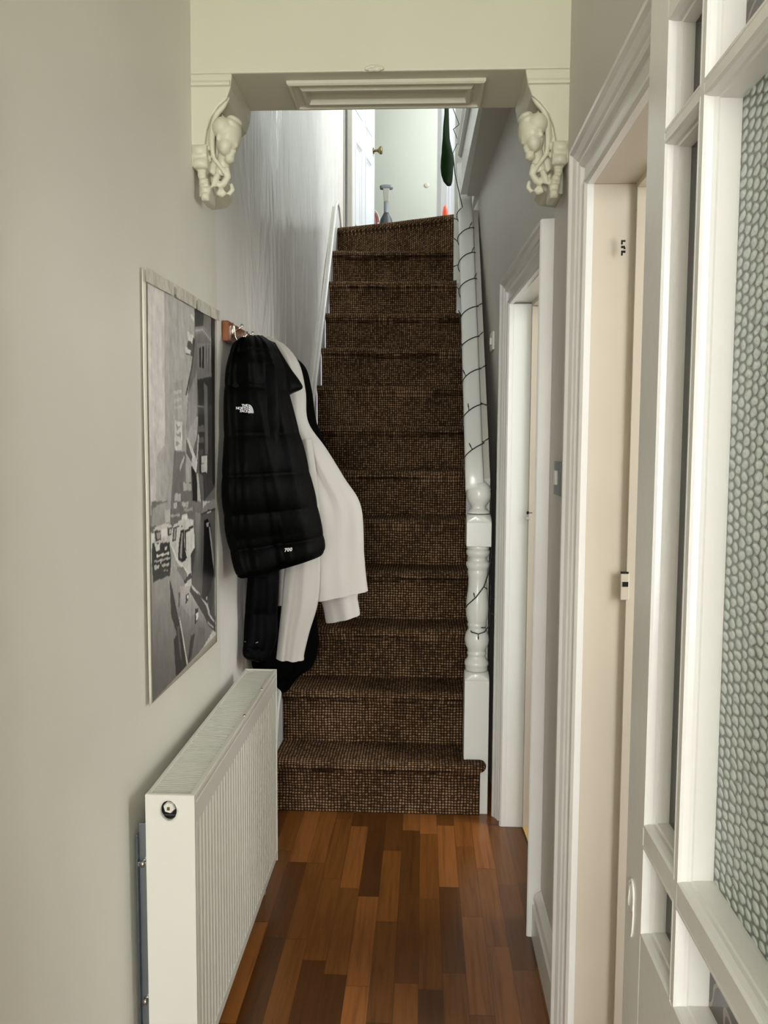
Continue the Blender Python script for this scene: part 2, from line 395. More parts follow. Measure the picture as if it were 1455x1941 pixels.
G().box((p.x, DY1-.0135, p.z), (q.x, DY1-.009, q.z)).out('screw_slot', 'dark_hole', d1)
p = at(1179, 1112, Y=DY1-.013); q = at(1190, 1103, Y=DY1-.013)
G().box((p.x, DY1-.0145, p.z), (q.x, DY1-.0130, q.z)).out('latch_hole', 'dark_hole', sp)
bevel(G().box((.46, DY0-.045, .005), (1.22, DY0-.005, DZ)).out('door_leaf', 'lining', d1), .002)

d2 = empty('door_2', (.32, (EY0+EY1)/2, 0), kind='structure')
def W2(p, y, z):      # the head of this old frame sags a little towards the stairs
    return (xw(y)-p, y, z - max(0, z-1.0)*(y-2.38)*.02)
architrave(d2, EY0, EY1, EZ, W2)
g = G().box((-.001, EY1, 0), (.17, EY1+.02, EZ-.01), lean).box((-.001, EY0-.02, 0), (.17, EY0, EZ), lean).box((-.001, EY0-.02, EZ-.006), (.17, EY1+.02, EZ+.025), lean)
bevel(g.out('door_lining', 'trim_far', d2), .0015)
g = G().box((.062, EY1-.010, 0), (.16, EY1+.001, EZ-.02), lean).box((.062, EY0, EZ-.018), (.16, EY1, EZ+.001), lean)
bevel(g.out('door_stop', 'lining', d2), .001)
p = at(1000, 972, Y=EY1-.012)
G().ell((p.x, EY1-.011, p.z), (.0045, .002, .006)).box((p.x, EY1-.0125, p.z-.001), (p.x+.016, EY1-.010, p.z+.001)).out('keyhole', 'dark_hole', d2)
plate(d2, p.x-.008, EY1-.0098, p.z-.024, .018, .01, 'pale_plastic')
# this door stands open into its room
bevel(G().box((.135, EY0-.005, .008), (.90, EY0+.035, EZ-.02), lean).out('door_leaf', 'door_white', d2), .002)

# ---------------------------------------------------------------- glazed leaf standing open against the right wall
d3 = empty('door_3', (.29, .70, 0), kind='structure')
GX0, GX1 = .270, .318; GL0, GL1 = .315, 1.078
yo = [(.40, .52), (.533, .866), (.879, 1.0)]        # three columns of openings
zo = [(.20, .62), (.785, .895), (.922, 1.722), (1.735, 1.856)]
gx = .306
ys = [GL0, yo[0][0]-.0, yo[2][1], GL1]
# stiles, rails
bevel(G().box((GX0, GL0, .02), (GX1, .40, 1.99)).out('stile', 'trim', d3), .002)
bevel(G().box((GX0, 1.0, .02), (GX1, GL1, 1.99)).out('stile', 'trim', d3), .002)
for z0, z1 in ((.02, .20), (.62, .785), (1.856, 1.99)):
    bevel(G().box((GX0, .40, z0), (GX1, 1.0, z1)).out('rail', 'trim', d3), .002)
# ovolo profile: (depth from front face, inset into the opening)
def OV(D): return [(0, 0), (.0, .0012), (.003, .003), (.009, .0042), (.013, .0042), (.0145, .0062), (D-.003, .0075), (D, .0075), (D, -.002), (0, -.002)]
for y0, y1 in yo:
    for z0, z1 in zo[1:]:
        D = .035 if (y1-y0) > .2 else .028
        g = G(); c = [(y0, z0, 1, 1), (y1, z0, -1, 1), (y1, z1, -1, -1), (y0, z1, 1, -1)]
        g.loft([[(GX0+u, y+sy*w, z+sz*w) for u, w in OV(D)] for y, z, sy, sz in c+c[:1]], True, False)
        g.out('glazing_moulding', 'trim', d3)
for y in (.520, .866):
    bevel(G().box((GX0+.0002, y-.0006, .785), (GX1, y+.0136, 1.856)).out('glazing_bar', 'trim', d3), .0015)
for z in (.895, 1.722):
    bevel(G().box((GX0+.0004, .40, z-.0006), (GX1-.001, 1.0, z+(.0276 if z < 1 else .0136))).out('glazing_bar', 'trim', d3), .0015)
bevel(G().box((GX0+.014, .40, .20), (GX1-.014, 1.0, .62)).out('bottom_panel', 'trim', d3), .004)
for i, (y0, y1) in enumerate(yo):
    for j, (z0, z1) in enumerate(zo[1:]):
        centre = (i == 1 and j == 1)
        gx = GX0 + (.035 if i == 1 else .028)
        o = G().box((gx, y0-.001, z0-.001), (gx+.004, y1+.001, z1+.001)).out('glass_pane', 'pebble' if centre else ('dark_glass' if i == 1 else 'black_glass'), d3)
        if centre: o['label'] = 'pebbled obscure glass pane with daylight painted in pale green'
g = G()        # paint runs on the stile
for (a, b) in ((.79, .035), (.81, .02)):
    g.tube([(GX0-.0006, 1.045+.012*cos(t), a+b*sin(t)) for t in [x*.3 for x in range(16)]], .0014, 6)
g.out('paint_run', 'trim', d3, True)

# ---------------------------------------------------------------- staircase
ST = empty('staircase', (-.18, 3.07, 0), label='steep straight staircase in brown loop carpet with white turned newel and handrail', cat='staircase')
R, GO, NY0 = .21, .185, 3.035
CX0, CX1 = -.545, .182
random.seed(3)
def nosing(n): return NY0 + (n-1)*GO
def step_profile(y, z0, z1, depth):
    pts = [(y+.030, z0-.004), (y+.028, z0+.05), (y+.026, z1-.052), (y+.016, z1-.044)]
    for i in range(9):
        a = -pi*.38 - i/8*(pi*.62); a = radians(-70) - radians(i*25)
        pts.append((y+.021+.021*cos(a), z1-.021+.021*sin(a)))
    pts += [(y+.06, z1-.001), (y+depth*.75, z1-.001), (y+depth+.035, z1-.002)]
    return pts
for n in range(1, 14):
    g = G(); z1 = R*n; z0 = z1-R; nx = 24; rings = []
    for i in range(nx+1):
        t = i/nx; cx1 = .205 if 1 < n < 11 else CX1; x = CX0+(cx1-CX0)*t; y = nosing(n); dep = GO
        if n == 13: y = 5.375+(5.075-5.375)*t; dep = .3
        if n == 12: dep = .42 - .25*t
        sag = .004*sin(t*pi)*(1 if n % 2 else .6) + .003*noise.noise(Vector((t*4, n*3.3, 0)))
        rings.append([(x, yy, zz-sag) for yy, zz in step_profile(y+.003*noise.noise(Vector((t*3, n, 5))), z0, z1, dep)])
    g.loft(rings, False)
    if n == 1:      # bullnose end that runs out past the newel
        rr = []
        for i in range(7):
            t = i/6; x = CX1+(.222-CX1)*t
            rr.append([(x, yy, zz) for yy, zz in step_profile(NY0, 0, R, .045)])
        g.loft(rr, False)
        for i in range(6):
            a = i/5*pi/2; s_ = cos(a)
            pass
        g.ell((.222, NY0+.034, R-.022), (.022, .034, .0215), k=10)
        g.box((.205, NY0+.032, 0), (.2185, NY0+.066, R-.03))
    o = g.out('carpeted_step', 'carpet', ST, True)
struct('floor_landing', G().box((-1.7, 5.42, 2.60), (2.0, 7.5, LZ-.004)).box((.45, 2.4, 2.58), (2.0, 5.42, LZ-.004)), 'carpet')
# wall string with rounded top end
g = G()
prof = []
slope = R/GO
def zs(y): return R + (y-NY0)*slope
pth = [(3.03, .02), (3.03, .16), (3.12, zs(3.12)+.06), (3.6, zs(3.6)+.06), (5.0, zs(5.0)+.06)]
pth += [(5.28, 2.83), (5.36, 2.875), (5.45, 2.872), (5.53, 2.82), (5.60, 2.74), (5.60, 2.60), (5.2, 2.3), (3.3, .02)]
g.prism(pth, lambda u, v, w: (w, u, v), XL+.0, XL+.022)
o = bevel(g.out('string_board', 'trim', ST), .004, 2)
bead = [(XL+.024, u, v) for u, v in pth[1:10]]
G().tube(bead, .009, 10).out('string_moulding', 'trim', ST, True)
# closed panel under the handrail
g = G()
def zh(y): return 1.213 + (y-3.10)*1.242      # handrail centre line
pp = [(3.15, 0), (3.15, zh(3.15)-.02), (4.13, zh(4.13)-.0), (4.13, 2.45), (4.95, 2.45), (4.95, 0)]
g.prism(pp, lambda u, v, w: (w, u, v), .226, .250)
bevel(g.out('spandrel_panel', 'wall_right', ST), .002)
# handrail
pts = []
prof = []
for i in range(20):
    a = 2*pi*i/20; c, s_ = cos(a), sin(a)
    prof.append((.034*(abs(c)**.6)*(1 if c > 0 else -1), .022*(abs(s_)**.6)*(1 if s_ > 0 else -1)))
def hr_ring(y, z, tilt):
    ct, st = cos(tilt), sin(tilt)
    return [(.190+u, y - v*st, z + v*ct) for u, v in prof]
th = math.atan(1.242)
rings = [hr_ring(y, zh(y), th) for y in [3.10+.1*i for i in range(10)]]
rings += [hr_ring(4.10, zh(4.10), th*1.0), hr_ring(4.19, zh(4.10)+.10, th), hr_ring(4.35, zh(4.10)+.31, th*1.0)]
G().loft(rings).out('handrail', 'trim_far', ST, True)
# newel post
nc = Vector((.2065, 3.122))
def blk(z0, z1, h=.0455, arch_top=False, arch_bot=False):
    g = G(); rings = []
    zz = [z0, z0+.001] + [z0+(z1-z0)*i/6 for i in range(1, 6)] + [z1]
    for z in (z0, z1): rings.append([(nc.x+a*h, nc.y+b*h, z) for a, b in ((-1, -1), (1, -1), (1, 1), (-1, 1))])
    return g.loft(rings)
g = blk(.0, .515); g.V = g.V
NP = blk(.0, .507)
# chamfered shoulders: tapered ring on the block tops
def shoulder(g, z, up, h=.0455):
    k = 64; r0 = []; r1 = []; r2 = []; r3 = []
    for j in range(k):
        a = 2*pi*(j+.5)/k; m = max(abs(cos(a)), abs(sin(a))); rr = h/m
        lift = (h*1.414-rr)*1.25
        r0.append((nc.x+rr*cos(a), nc.y+rr*sin(a), z-.004)); r1.append((nc.x+rr*cos(a), nc.y+rr*sin(a), z+up*lift))
        r2.append((nc.x+h*.985*cos(a), nc.y+h*.985*sin(a), z+up*(h*.414*1.25+.001))); r3.append((nc.x+h*.92*cos(a), nc.y+h*.92*sin(a), z+up*(h*.414*1.25+.003)))
    g.loft([r0, r1, r2, r3])
shoulder(NP, .51, 1)
prof = [(.042, .540), (.042, .556), (.045, .560), (.045, .570), (.042, .576), (.037, .582), (.033, .590), (.033, .596), (.036, .600), (.036, .606), (.033, .612),
        (.036, .622), (.043, .636), (.0455, .655), (.043, .674), (.037, .688), (.033, .696), (.033, .702), (.036, .708), (.036, .714), (.034, .718),
        (.037, .726), (.041, .745), (.0425, .77), (.0415, .80), (.038, .83), (.035, .86), (.0345, .885), (.036, .895), (.0375, .905), (.038, .912), (.036, .918), (.041, .926), (.044, .936), (.0435, .944), (.038, .950), (.034, .953), (.034, .964), (.038, .968), (.042, .974), (.0445, .984), (.042, .991), (.038, .994), (.042, .997), (.042, 1.010)]
NP.lathe(prof, (nc.x, nc.y, 0), 36)
o = NP.out('newel_post', 'trim_far', ST)
for p in o.data.polygons: p.use_smooth = p.index > 10
bevel(o, .002)
NB = blk(1.008, 1.098); shoulder(NB, 1.098, 1); 
NB.lathe([(.042, 1.128), (.043, 1.132), (.040, 1.136), (.035, 1.140), (.027, 1.146), (.026, 1.152), (.031, 1.160), (.040, 1.172), (.0455, 1.188), (.0465, 1.198), (.0462, 1.2), (.0465, 1.202), (.045, 1.213), (.040, 1.226), (.031, 1.238), (.018, 1.246), (.0, 1.249)], (nc.x, nc.y, 0), 36)
o = NB.out('newel_cap', 'trim_far', ST)
for p in o.data.polygons: p.use_smooth = p.index > 5
bevel(o, .002)
# landing newel and the edge of the upper landing
bevel(G().box((.164, 4.90, 2.31), (.246, 4.98, 3.9)).out('landing_newel', 'trim_far', ST), .004)
g = G()
fp = [(0, 2.572), (-.0, 2.60), (.004, 2.604), (.004, 2.74), (-.004, 2.745), (-.014, 2.755), (-.014, 2.77), (0, 2.775), (0, 2.795), (-.010, 2.80), (-.020, 2.812), (-.020, 2.825), (-.008, 2.83), (.05, 2.83), (.09, 2.83), (.09, 2.572)]
g.prism([(u+.186, v) for u, v in fp], lambda u, v, w: (u - (w-3.1)*.018, w, v), 2.42, 4.16)
struct('trim_5', g, 'trim_far')
struct('trim_6', G().box((.20, 2.40, 2.565), (.60, 4.16, 2.60)), 'wall_right')
struct('floor_upper_landing', G().box((.24, 2.40, 2.60), (.5, 5.42, LZ-.004)), 'wall_right')
# balustrade along the upper landing, in shade
g = G().box((.20, 2.42, 3.60), (.26, 4.90, 3.65))
for i in range(0, 18):
    y = 2.5+i*.135; g.box((.215, y, LZ), (.245, y+.03, 3.61))
bevel(g.out('landing_balustrade', 'trim_far', ST), .002)

# ---------------------------------------------------------------- door and frame at the head of the stairs
d4 = empty('door_4', (-.5, 6.06, LZ), kind='structure')
g = G().box((XL-.05, 5.99, LZ), (-.556, 6.10, 5.2)).box((-.540, 5.995, LZ), (-.508, 6.12, 5.2)); bevel(g.out('door_frame', 'wall_right', d4), .002)  # white frame in the darker wall tone, its shade put into the colour
bevel(G().box((-.556, 6.03, LZ), (-.540, 6.10, 5.2)).out('frame_bead', 'door_white', d4), .002)
bevel(G().box((.078, 6.0, LZ), (.17, 6.12, 5.2)).box((.105, 5.985, LZ), (.15, 6.0, 5.2)).out('door_frame', 'door_white', d4), .003)
# leaf, swung open: local frame u along the leaf, v height, w out of its visible face
H0 = Vector((-.520, 6.10, LZ)); H1 = Vector((-.402, 6.84, LZ)); du = (H1-H0).normalized(); dw = Vector((du.y, -du.x, 0)); LW = (H1-H0).length
def L4(u, v, w): return H0 + du*u + dw*w + Vector((0, 0, v))
def boxL(g, u0, u1, v0, v1, w0, w1): return g.box((u0, v0, w0), (u1, v1, w1), lambda a, b, c: L4(a, b, c))
g = G(); boxL(g, 0, LW, .01, 1.98, -.035, -.012)
for u0, u1 in ((0, .10), (LW/2-.05, LW/2+.05), (LW-.10, LW)): boxL(g, u0, u1, .01, 1.98, -.013, 0)
for v0, v1 in ((.01, .22), (.82, 1.02), (1.86, 1.98)): boxL(g, .099, LW-.099, v0, v1, -.013, -.0005)
leaf = g.out('door_leaf', 'door_white', d4); bevel(leaf, .002)
for u0, u1 in ((.10, LW/2-.05), (LW/2+.05, LW-.10)):
    for v0, v1 in ((.22, .82), (1.02, 1.86)):
        mp = [(0, -.012), (0, .004), (.006, .007), (.014, .003), (.020, -.004), (.03, -.010), (.03, -.012)]
        g = G(); c = [(u0, v0, 1, 1), (u1, v0, -1, 1), (u1, v1, -1, -1), (u0, v1, 1, -1)]
        g.loft([[L4(u+a*s, v+b*s, w) for s, w in mp] for u, v, a, b in c+c[:1]], True, False)
        g.out('panel_moulding', 'door_white', leaf)
kn = L4(LW-.05, .935, 0)
G().lathe([(.024, 0), (.024, .004), (.010, .008), (.009, .025), (.012, .034), (.024, .046), (.030, .056), (.031, .064), (.026, .070), (.0, .072)], kn, 24, dw).out('door_knob', 'brass', leaf, True)
# small escutcheon on the pale green wall
p = at(808, 351, Y=7.4)
tag(G().lathe([(.0, .008), (.012, .008), (.020, .005), (.022, 0)], (p.x, 7.4, p.z), 20, (0, -1, 0)).out('keyhole_cover', 'lining'), 'tiny round cream cover on the pale green wall right of the vacuum handle', 'wall fitting')

# ---------------------------------------------------------------- objects upstairs
# upright vacuum cleaner
p = at(732, 355, Y=6.95)
vx, vy, vt = p.x, 6.95, p.z
V = empty('vacuum_cleaner', (vx, vy, LZ), label='grey upright vacuum cleaner with T shaped grip standing on the upstairs landing', cat='vacuum cleaner')
g = G().tube([(vx-.052, vy, vt-.004), (vx-.03, vy, vt), (vx, vy, vt+.001), (vx+.03, vy, vt), (vx+.052, vy, vt-.004)], [.015, .021, .021, .021, .015], 14)
g.out('grip', 'grey_plastic', V, True)
bevel(G().loft([[(vx+a*.026, vy+b*.02, vt-.012) for a, b in ((-1, -1), (1, -1), (1, 1), (-1, 1))], [(vx+a*.019, vy+b*.018, vt-.12) for a, b in ((-1, -1), (1, -1), (1, 1), (-1, 1))]]).out('handle_neck', 'pale_plastic', V), .004)
G().tube([(vx, vy, vt-.11), (vx, vy, vt-.42)], .020, 16).out('wand', 'grey_plastic', V, True)
g = G().lathe([(.020, vt-LZ-.20), (.030, vt-LZ-.22), (.046, vt-LZ-.25), (.058, vt-LZ-.30), (.066, vt-LZ-.38), (.07, .20), (.07, .14), (.05, .12)], (vx, vy, LZ), 24)
g.out('dust_bin', 'dark_plastic', V, True)
bevel(G().box((vx-.14, vy-.12, LZ), (vx+.14, vy+.08, LZ+.07)).box((vx-.03, vy-.02, LZ+.06), (vx+.03, vy+.03, LZ+.16)).out('floor_head', 'dark_plastic', V), .02, 3)
# red and white rounded bin behind the door edge
p = at(711, 400, Y=7.15)
RB = empty('storage_tub', (p.x-.015, 7.18, LZ), label='dark red tub with pale rim and crossed white stripes behind the upstairs door edge', cat='tub')
rt = p.z - LZ
G().lathe([(.03, 0), (.045, .02), (.052, rt*.5), (.046, rt-.05), (.028, rt-.012), (.0, rt-.005)], (p.x-.022, 7.18, LZ), 28).out('body', 'red', RB, True)
g = G().tube([(p.x-.022+.056*cos(a), 7.14, LZ+rt-.10+.105*sin(a)) for a in [pi*i/14 for i in range(15)]], .006, 8)
g.tube([(p.x+.034, 7.14, LZ+rt-.1), (p.x+.036, 7.14, LZ+.05)], .006, 8)
g.tube([(p.x-.02, 7.12, LZ+rt-.22), (p.x+.028, 7.12, LZ+rt-.10)], .004, 8).tube([(p.x-.02, 7.12, LZ+rt-.10), (p.x+.028, 7.12, LZ+rt-.24)], .004, 8)
g.out('hoop', 'switch', RB, True)
# orange cone
p = at(843.5, 389, Y=5.75); hh = p.z-LZ
OC = G().lathe([(.030, 0), (.030, .01), (.024, .012), (.023, .05), (.021, hh*.6), (.018, hh*.8), (.012, hh*.94), (.004, hh)], (p.x, 5.75, LZ), 24).out('orange_cone', 'orange', None, True)
tag(OC, 'small bright orange cone standing on the top landing beside the balustrade', 'cone')
# dark green bag hanging from the landing newel
g = G(); rows = [(842, 850, 190), (842, 850.5, 215), (839.5, 851, 240), (838.5, 852, 262), (837, 855, 278), (836.5, 858, 290), (835, 860, 305), (834.5, 859, 318), (836, 858, 332), (840, 857, 344), (846, 855, 351)]
rings = []
for a, b, y in rows:
    L_ = at(a, y, Y=4.78); R_ = at(b, y, Y=4.84); m = (L_+R_)/2; h = (R_-L_)/2
    dpt = .018 if y < 270 else .045
    if y > 340: dpt = .02
    rings.append([m + h*cos(2*pi*j/20) + Vector((-.0, 1, .0))*dpt*sin(2*pi*j/20) for j in range(20)])
BG = g.loft(rings).out('hanging_bag', 'green_cloth', None, True)
tag(BG, 'dark green cloth bag hanging from the white landing post above the stairs', 'bag')

# ---------------------------------------------------------------- fairy lights
FL = empty('fairy_lights', (.19, 3.1, 1.25), label='dark green wire of unlit fairy lights wound around the white handrail and newel', cat='fairy lights')
pts = []
turns = [3.19, 3.33, 3.47, 3.61, 3.75, 3.88, 3.98, 4.07]
N = 34
tw = []
y0, y1 = 3.13, 4.12
nturn = 8.5
cross = Vector((0, -sin(th), cos(th)))
along = Vector((0, cos(th), sin(th)))
tot = int(nturn*28)
for i in range(tot+1):
    t = i/tot; a = 2*pi*nturn*t + 1.2
    y = y0+(y1-y0)*(t**.93); c = Vector((.190, y, zh(y)))
    jit = noise.noise(Vector((i*.13, 2.2, 0)))*.006
    P_ = c + Vector((1, 0, 0))*(.040+jit)*cos(a) - cross*(.028)*sin(a)
    pts.append(P_)
# lower end: down behind the cap and round the turned part of the newel
low = [pts[0]]
for px, py, rr in ((930, 930, .05), (931, 1050, .050), (926, 1085, .045), (917, 1112, .05), (902, 1132, .053), (884, 1148, .050)):
    low.append(at(px, py, Y=nc.y-(rr if 890 < px < 925 else .02)))
for px, py in ((884, 1165), (890, 1190)): low.append(at(px, py, Y=nc.y+.03))
for px, py in ((893, 1198), (906, 1202), (918, 1198), (927, 1185)): low.append(at(px, py, Y=nc.y-.045))
for px, py in ((928, 1150), (930, 1120), (927, 1080)): low.append(at(px, py, Y=nc.y-.01))
G().tube([p for p in low], .0022, 6).out('wire', 'wire', FL, True)
up = [pts[-1], at(862, 330, Y=4.05), at(858, 290, Y=4.15), at(868, 268, Y=4.2), at(859, 245, Y=4.3), at(870, 236, Y=4.3), at(858, 205, Y=4.35)]
G().tube(pts+up[1:2], .0022, 6).out('wire', 'wire', FL, True)
G().tube(up[1:], .0022, 6).out('wire', 'wire', FL, True)
def twig(P_, d, ln):
    d = Vector(d).normalized()
    G().tube([P_, P_+d*ln*.45, P_+d*ln*.5, P_+d*ln], [.0017, .0017, .0026, .0017], 6).out('bulb', 'bulb', FL, True)
cnt = 0
for i in range(6, tot, 9):
    P_ = pts[i]; y = P_.y
    c = Vector((.190, y, zh(y)))
    outw = (P_-c).normalized()
    if outw.dot(cross) < -.35: continue
    d = along*(1 if cnt % 3 else -.6) + outw*1.1 + Vector((random.uniform(-.5, .5), 0, random.uniform(-.2, .4)))
    twig(P_, d, .030); cnt += 1
for px, py, dx, dz in ((916, 1112, 1, -.6), (899, 1132, -.2, 1), (930, 1135, 1, 0), (929, 1162, 1, -.4), (906, 1203, 0, -1), (920, 1190, -1, .1)):
    twig(at(px, py, Y=nc.y-.05), (dx, -.3, dz), .018)

# ---------------------------------------------------------------- corbels with carved heads
def corbel(side):
    sx = 1 if side < 0 else -1
    if side < 0: X0 = XL; lab = 'white plaster corbel with carved woman head under the left end of the arch beam'
    else: X0 = XR; lab = 'white plaster corbel with carved woman head under the right end of the arch beam'
    C = empty('corbel', (X0, YA0+.08, 2.15), label=lab, cat='corbel', group='plaster corbels under the arch beam')
    def P(x, z, y=0): return Vector((X0 + sx*x, YA0+.02+y, z))
    g = G()
    body = [(0, 2.262), (.094, 2.262), (.088, 2.232), (.070, 2.200), (.050, 2.170), (.036, 2.135), (.034, 2.10), (.046, 2.075), (.060, 2.050), (.056, 2.020), (.042, 2.005), (0, 2.0)]
    g.prism(body, lambda u, v, w: tuple(P(u, v, w)), .045, .17)
    # slab that carries the head
    g.prism([(.030, 2.19), (.060, 2.20), (.085, 2.17), (.080, 2.10), (.060, 2.03), (.034, 2.05)], lambda u, v, w: tuple(P(u, v, w)), .012, .09)
    # sweeping ribs from the soffit round the back of the head
    rib = [(.094, 2.250), (.080, 2.225), (.060, 2.205), (.043, 2.183), (.034, 2.155), (.030, 2.12), (.033, 2.09), (.040, 2.072)]
    g.tube([P(a, b, .002) for a, b in rib], [.004, .006, .007, .008, .008, .007, .006, .004], 10)
    rib2 = [(.090, 2.222), (.075, 2.200), (.058, 2.182), (.049, 2.155), (.046, 2.12), (.048, 2.09), (.054, 2.07)]
    g.tube([P(a, b, -.006) for a, b in rib2], [.004, .007, .008, .008, .008, .006, .004], 10)
    # stacked leaf blocks against the wall
    def rb_(a0, a1, b0, b1, d0=-.016, d1=.05):
        q = [P(a0, b0, d0), P(a1, b1, d1)]; g.box(tuple(map(min, *q)), tuple(map(max, *q)))
        g.ell(P((a0+a1)/2, (b0+b1)/2, d0+.004), ((a1-a0)/2*1.08, .012, (b1-b0)/2*1.08))
    rb_(.0, .036, 2.078, 2.106, -.020); rb_(.002, .038, 2.050, 2.074, -.022); rb_(.010, .030, 2.032, 2.046, -.010)
    rb_(.014, .036, 2.012, 2.028, -.012); rb_(.018, .042, 1.996, 2.008, -.012); rb_(.020, .040, 1.974, 1.994, -.016)
    # leafy curls below the chin
    g.tube([P(.044, 2.085, -.006), P(.060, 2.066, -.004), P(.072, 2.050, .006), P(.080, 2.034, .014)], [.004, .006, .006, .004], 10)
    g.tube([P(.078, 2.062, .01), P(.082, 2.040, .012), P(.070, 2.022, .012), P(.056, 2.014, .010)], [.006, .008, .009, .007], 10)
    g.tube([P(.058, 2.045, .006), P(.050, 2.028, .004), P(.046, 2.012, .004)], [.007, .008, .006], 10)
    g.tube([P(.072, 2.006, .02), P(.064, 1.998, .02), P(.052, 2.002, .015)], [.008, .009, .007], 10)
    g.tube([P(.084, 2.028, .03), P(.088, 2.012, .03), P(.078, 2.000, .03)], [.005, .007, .006], 10)
    br = g.out('bracket', 'arch', C); remesh(br, .0030, 3)
    # head in profile looking down towards the opening
    g = G()
    Ry = lambda d: Matrix.Rotation(radians(d*sx), 3, 'Y')
    g.ell(P(.086, 2.128, .006), (.029, .036, .046), Ry(18))                 # face
    g.ell(P(.074, 2.148, -.006), (.027, .030, .026), Ry(40))                # smooth cap of hair
    g.ell(P(.098, 2.158, .004), (.020, .030, .012), Ry(35))                 # wave over the brow
    g.ell(P(.100, 2.170, .010), (.020, .030, .010), Ry(20))
    g.ell(P(.104, 2.116, -.006), (.0075, .008, .015), Ry(12))               # nose
    g.ell(P(.105, 2.108, -.004), (.0060, .007, .0055))
    g.ell(P(.098, 2.094, -.004), (.0085, .010, .0048)); g.ell(P(.095, 2.086, -.003), (.0075, .010, .0045))   # lips
    g.ell(P(.088, 2.076, .0), (.012, .014, .010))                          # chin
    g.ell(P(.082, 2.104, -.014), (.016, .018, .022), Ry(15))                # cheek
    g.tube([P(.074, 2.09, .016), P(.066, 2.066, .018), P(.058, 2.045, .02)], [.020, .016, .014], 14)   # neck
    g.ell(P(.066, 2.122, -.022), (.005, .005, .009), Ry(20))                # ear
    hd = g.out('carved_head', 'arch', C); remesh(hd, .0024, 3)
    return C
corbel(-1); corbel(1)

# ---------------------------------------------------------------- radiator
RX0, RX1, RY0, RY1, RZ0, RZ1 = -.535, -.438, 1.572, 2.50, .095, .697
RA = empty('radiator', ((RX0+RX1)/2, (RY0+RY1)/2, RZ0), label='white ribbed panel radiator with slotted top grille on the left wall below the poster', cat='radiator')
# pressed front panel: ribs
g = G(); prof = []; n = 34; pitch = (RY1-RY0-.05)/n
pts2 = [(RX1-.012, RY0+.012)]
for i in range(n):
    y = RY0+.025+i*pitch
    pts2 += [(RX1-.002, y), (RX1-.002, y+pitch*.56), (RX1-.010, y+pitch*.70), (RX1-.010, y+pitch*.88)]
pts2 += [(RX1-.002, RY1-.025), (RX1-.012, RY1-.012)]
zt, zb = RZ1-.062, RZ0+.035
rings = [[(x, y, zb) for x, y in pts2], [(x, y, zt) for x, y in pts2]]
g.loft(rings, False)
g.box((RX1-.016, RY0+.004, RZ0+.012), (RX1-.0105, RY1-.004, RZ1-.012))
rb = g.out('front_panel', 'radiator', RA)
bevel(G().box((RX1-.012, RY0+.004, zt-.001), (RX1-.001, RY1-.004, RZ1-.018)).out('top_band', 'radiator', RA), .003)
bevel(G().box((RX1-.012, RY0+.004, RZ0+.008), (RX1-.001, RY1-.004, zb+.001)).out('bottom_band', 'radiator', RA), .003)
bevel(G().box((RX0+.003, RY0+.01, RZ0+.01), (RX0+.013, RY1-.01, RZ1-.02)).out('back_panel', 'radiator', RA), .003)
# end casings, the near one with the valve hole
yc = RY0
p = at(319, 1530, Y=RY0-.001); hx, hz = p.x, RZ1-.031; hr_, hr2 = .0160, .0200
g = G(); k = 32; ring_o = []; ring_i = []
def sqpt(a):
    dx, dz = cos(a), sin(a)
    t = min(((RX1-hx) if dx > 0 else (RX0-hx))/dx if abs(dx) > 1e-6 else 9, ((RZ1-hz) if dz > 0 else (RZ0-hz))/dz if abs(dz) > 1e-6 else 9)
    return (hx+dx*t, hz+dz*t)
angs = sorted(set([2*pi*j/k for j in range(k)] + [math.atan2(z-hz, x-hx) % (2*pi) for x in (RX0, RX1) for z in (RZ0, RZ1)]))
o1 = [sqpt(a) for a in angs]; i1 = [(hx+hr_*cos(a), hz+hr2*sin(a)) for a in angs]
g.loft([[(x, RY0, z) for x, z in i1], [(x, RY0, z) for x, z in o1], [(x, RY0+.0095, z) for x, z in o1]], True, False)
g.loft([[(x, RY0, z) for x, z in i1], [(x, RY0+.008, z) for x, z in i1]], True, False)
g.out('end_casing', 'radiator', RA)
# raised rim round the hole
G().tube([(hx+(hr_+.002)*cos(a), RY0-.0006, hz+(hr2+.002)*sin(a)) for a in [2*pi*j/24 for j in range(25)]], .0014, 6).out('casing_rim', 'radiator', RA, True)
bevel(G().box((RX0, RY1-.002, RZ0), (RX1, RY1+.001, RZ1)).out('end_casing', 'radiator', RA), .001)
VV = G().lathe([(.0, -.02), (.0115, -.02), (.0125, -.004), (.0105, .0), (.0, .0)], (hx-.0005, RY0+.003, hz+.004), 6, (0, -1, 0)).out('bleed_valve', 'radiator', RA)
G().box((hx-.0035, RY0+.0005, hz), (hx+.0015, RY0+.004, hz+.006)).out('valve_square', 'brass', VV)
G().box((hx-.022, RY0+.014, hz-.024), (hx+.022, RY0+.016, hz+.019)).out('recess_shade_plate', 'dark_hole', RA)  # dark plate whose colour stands in for shade inside the valve hole
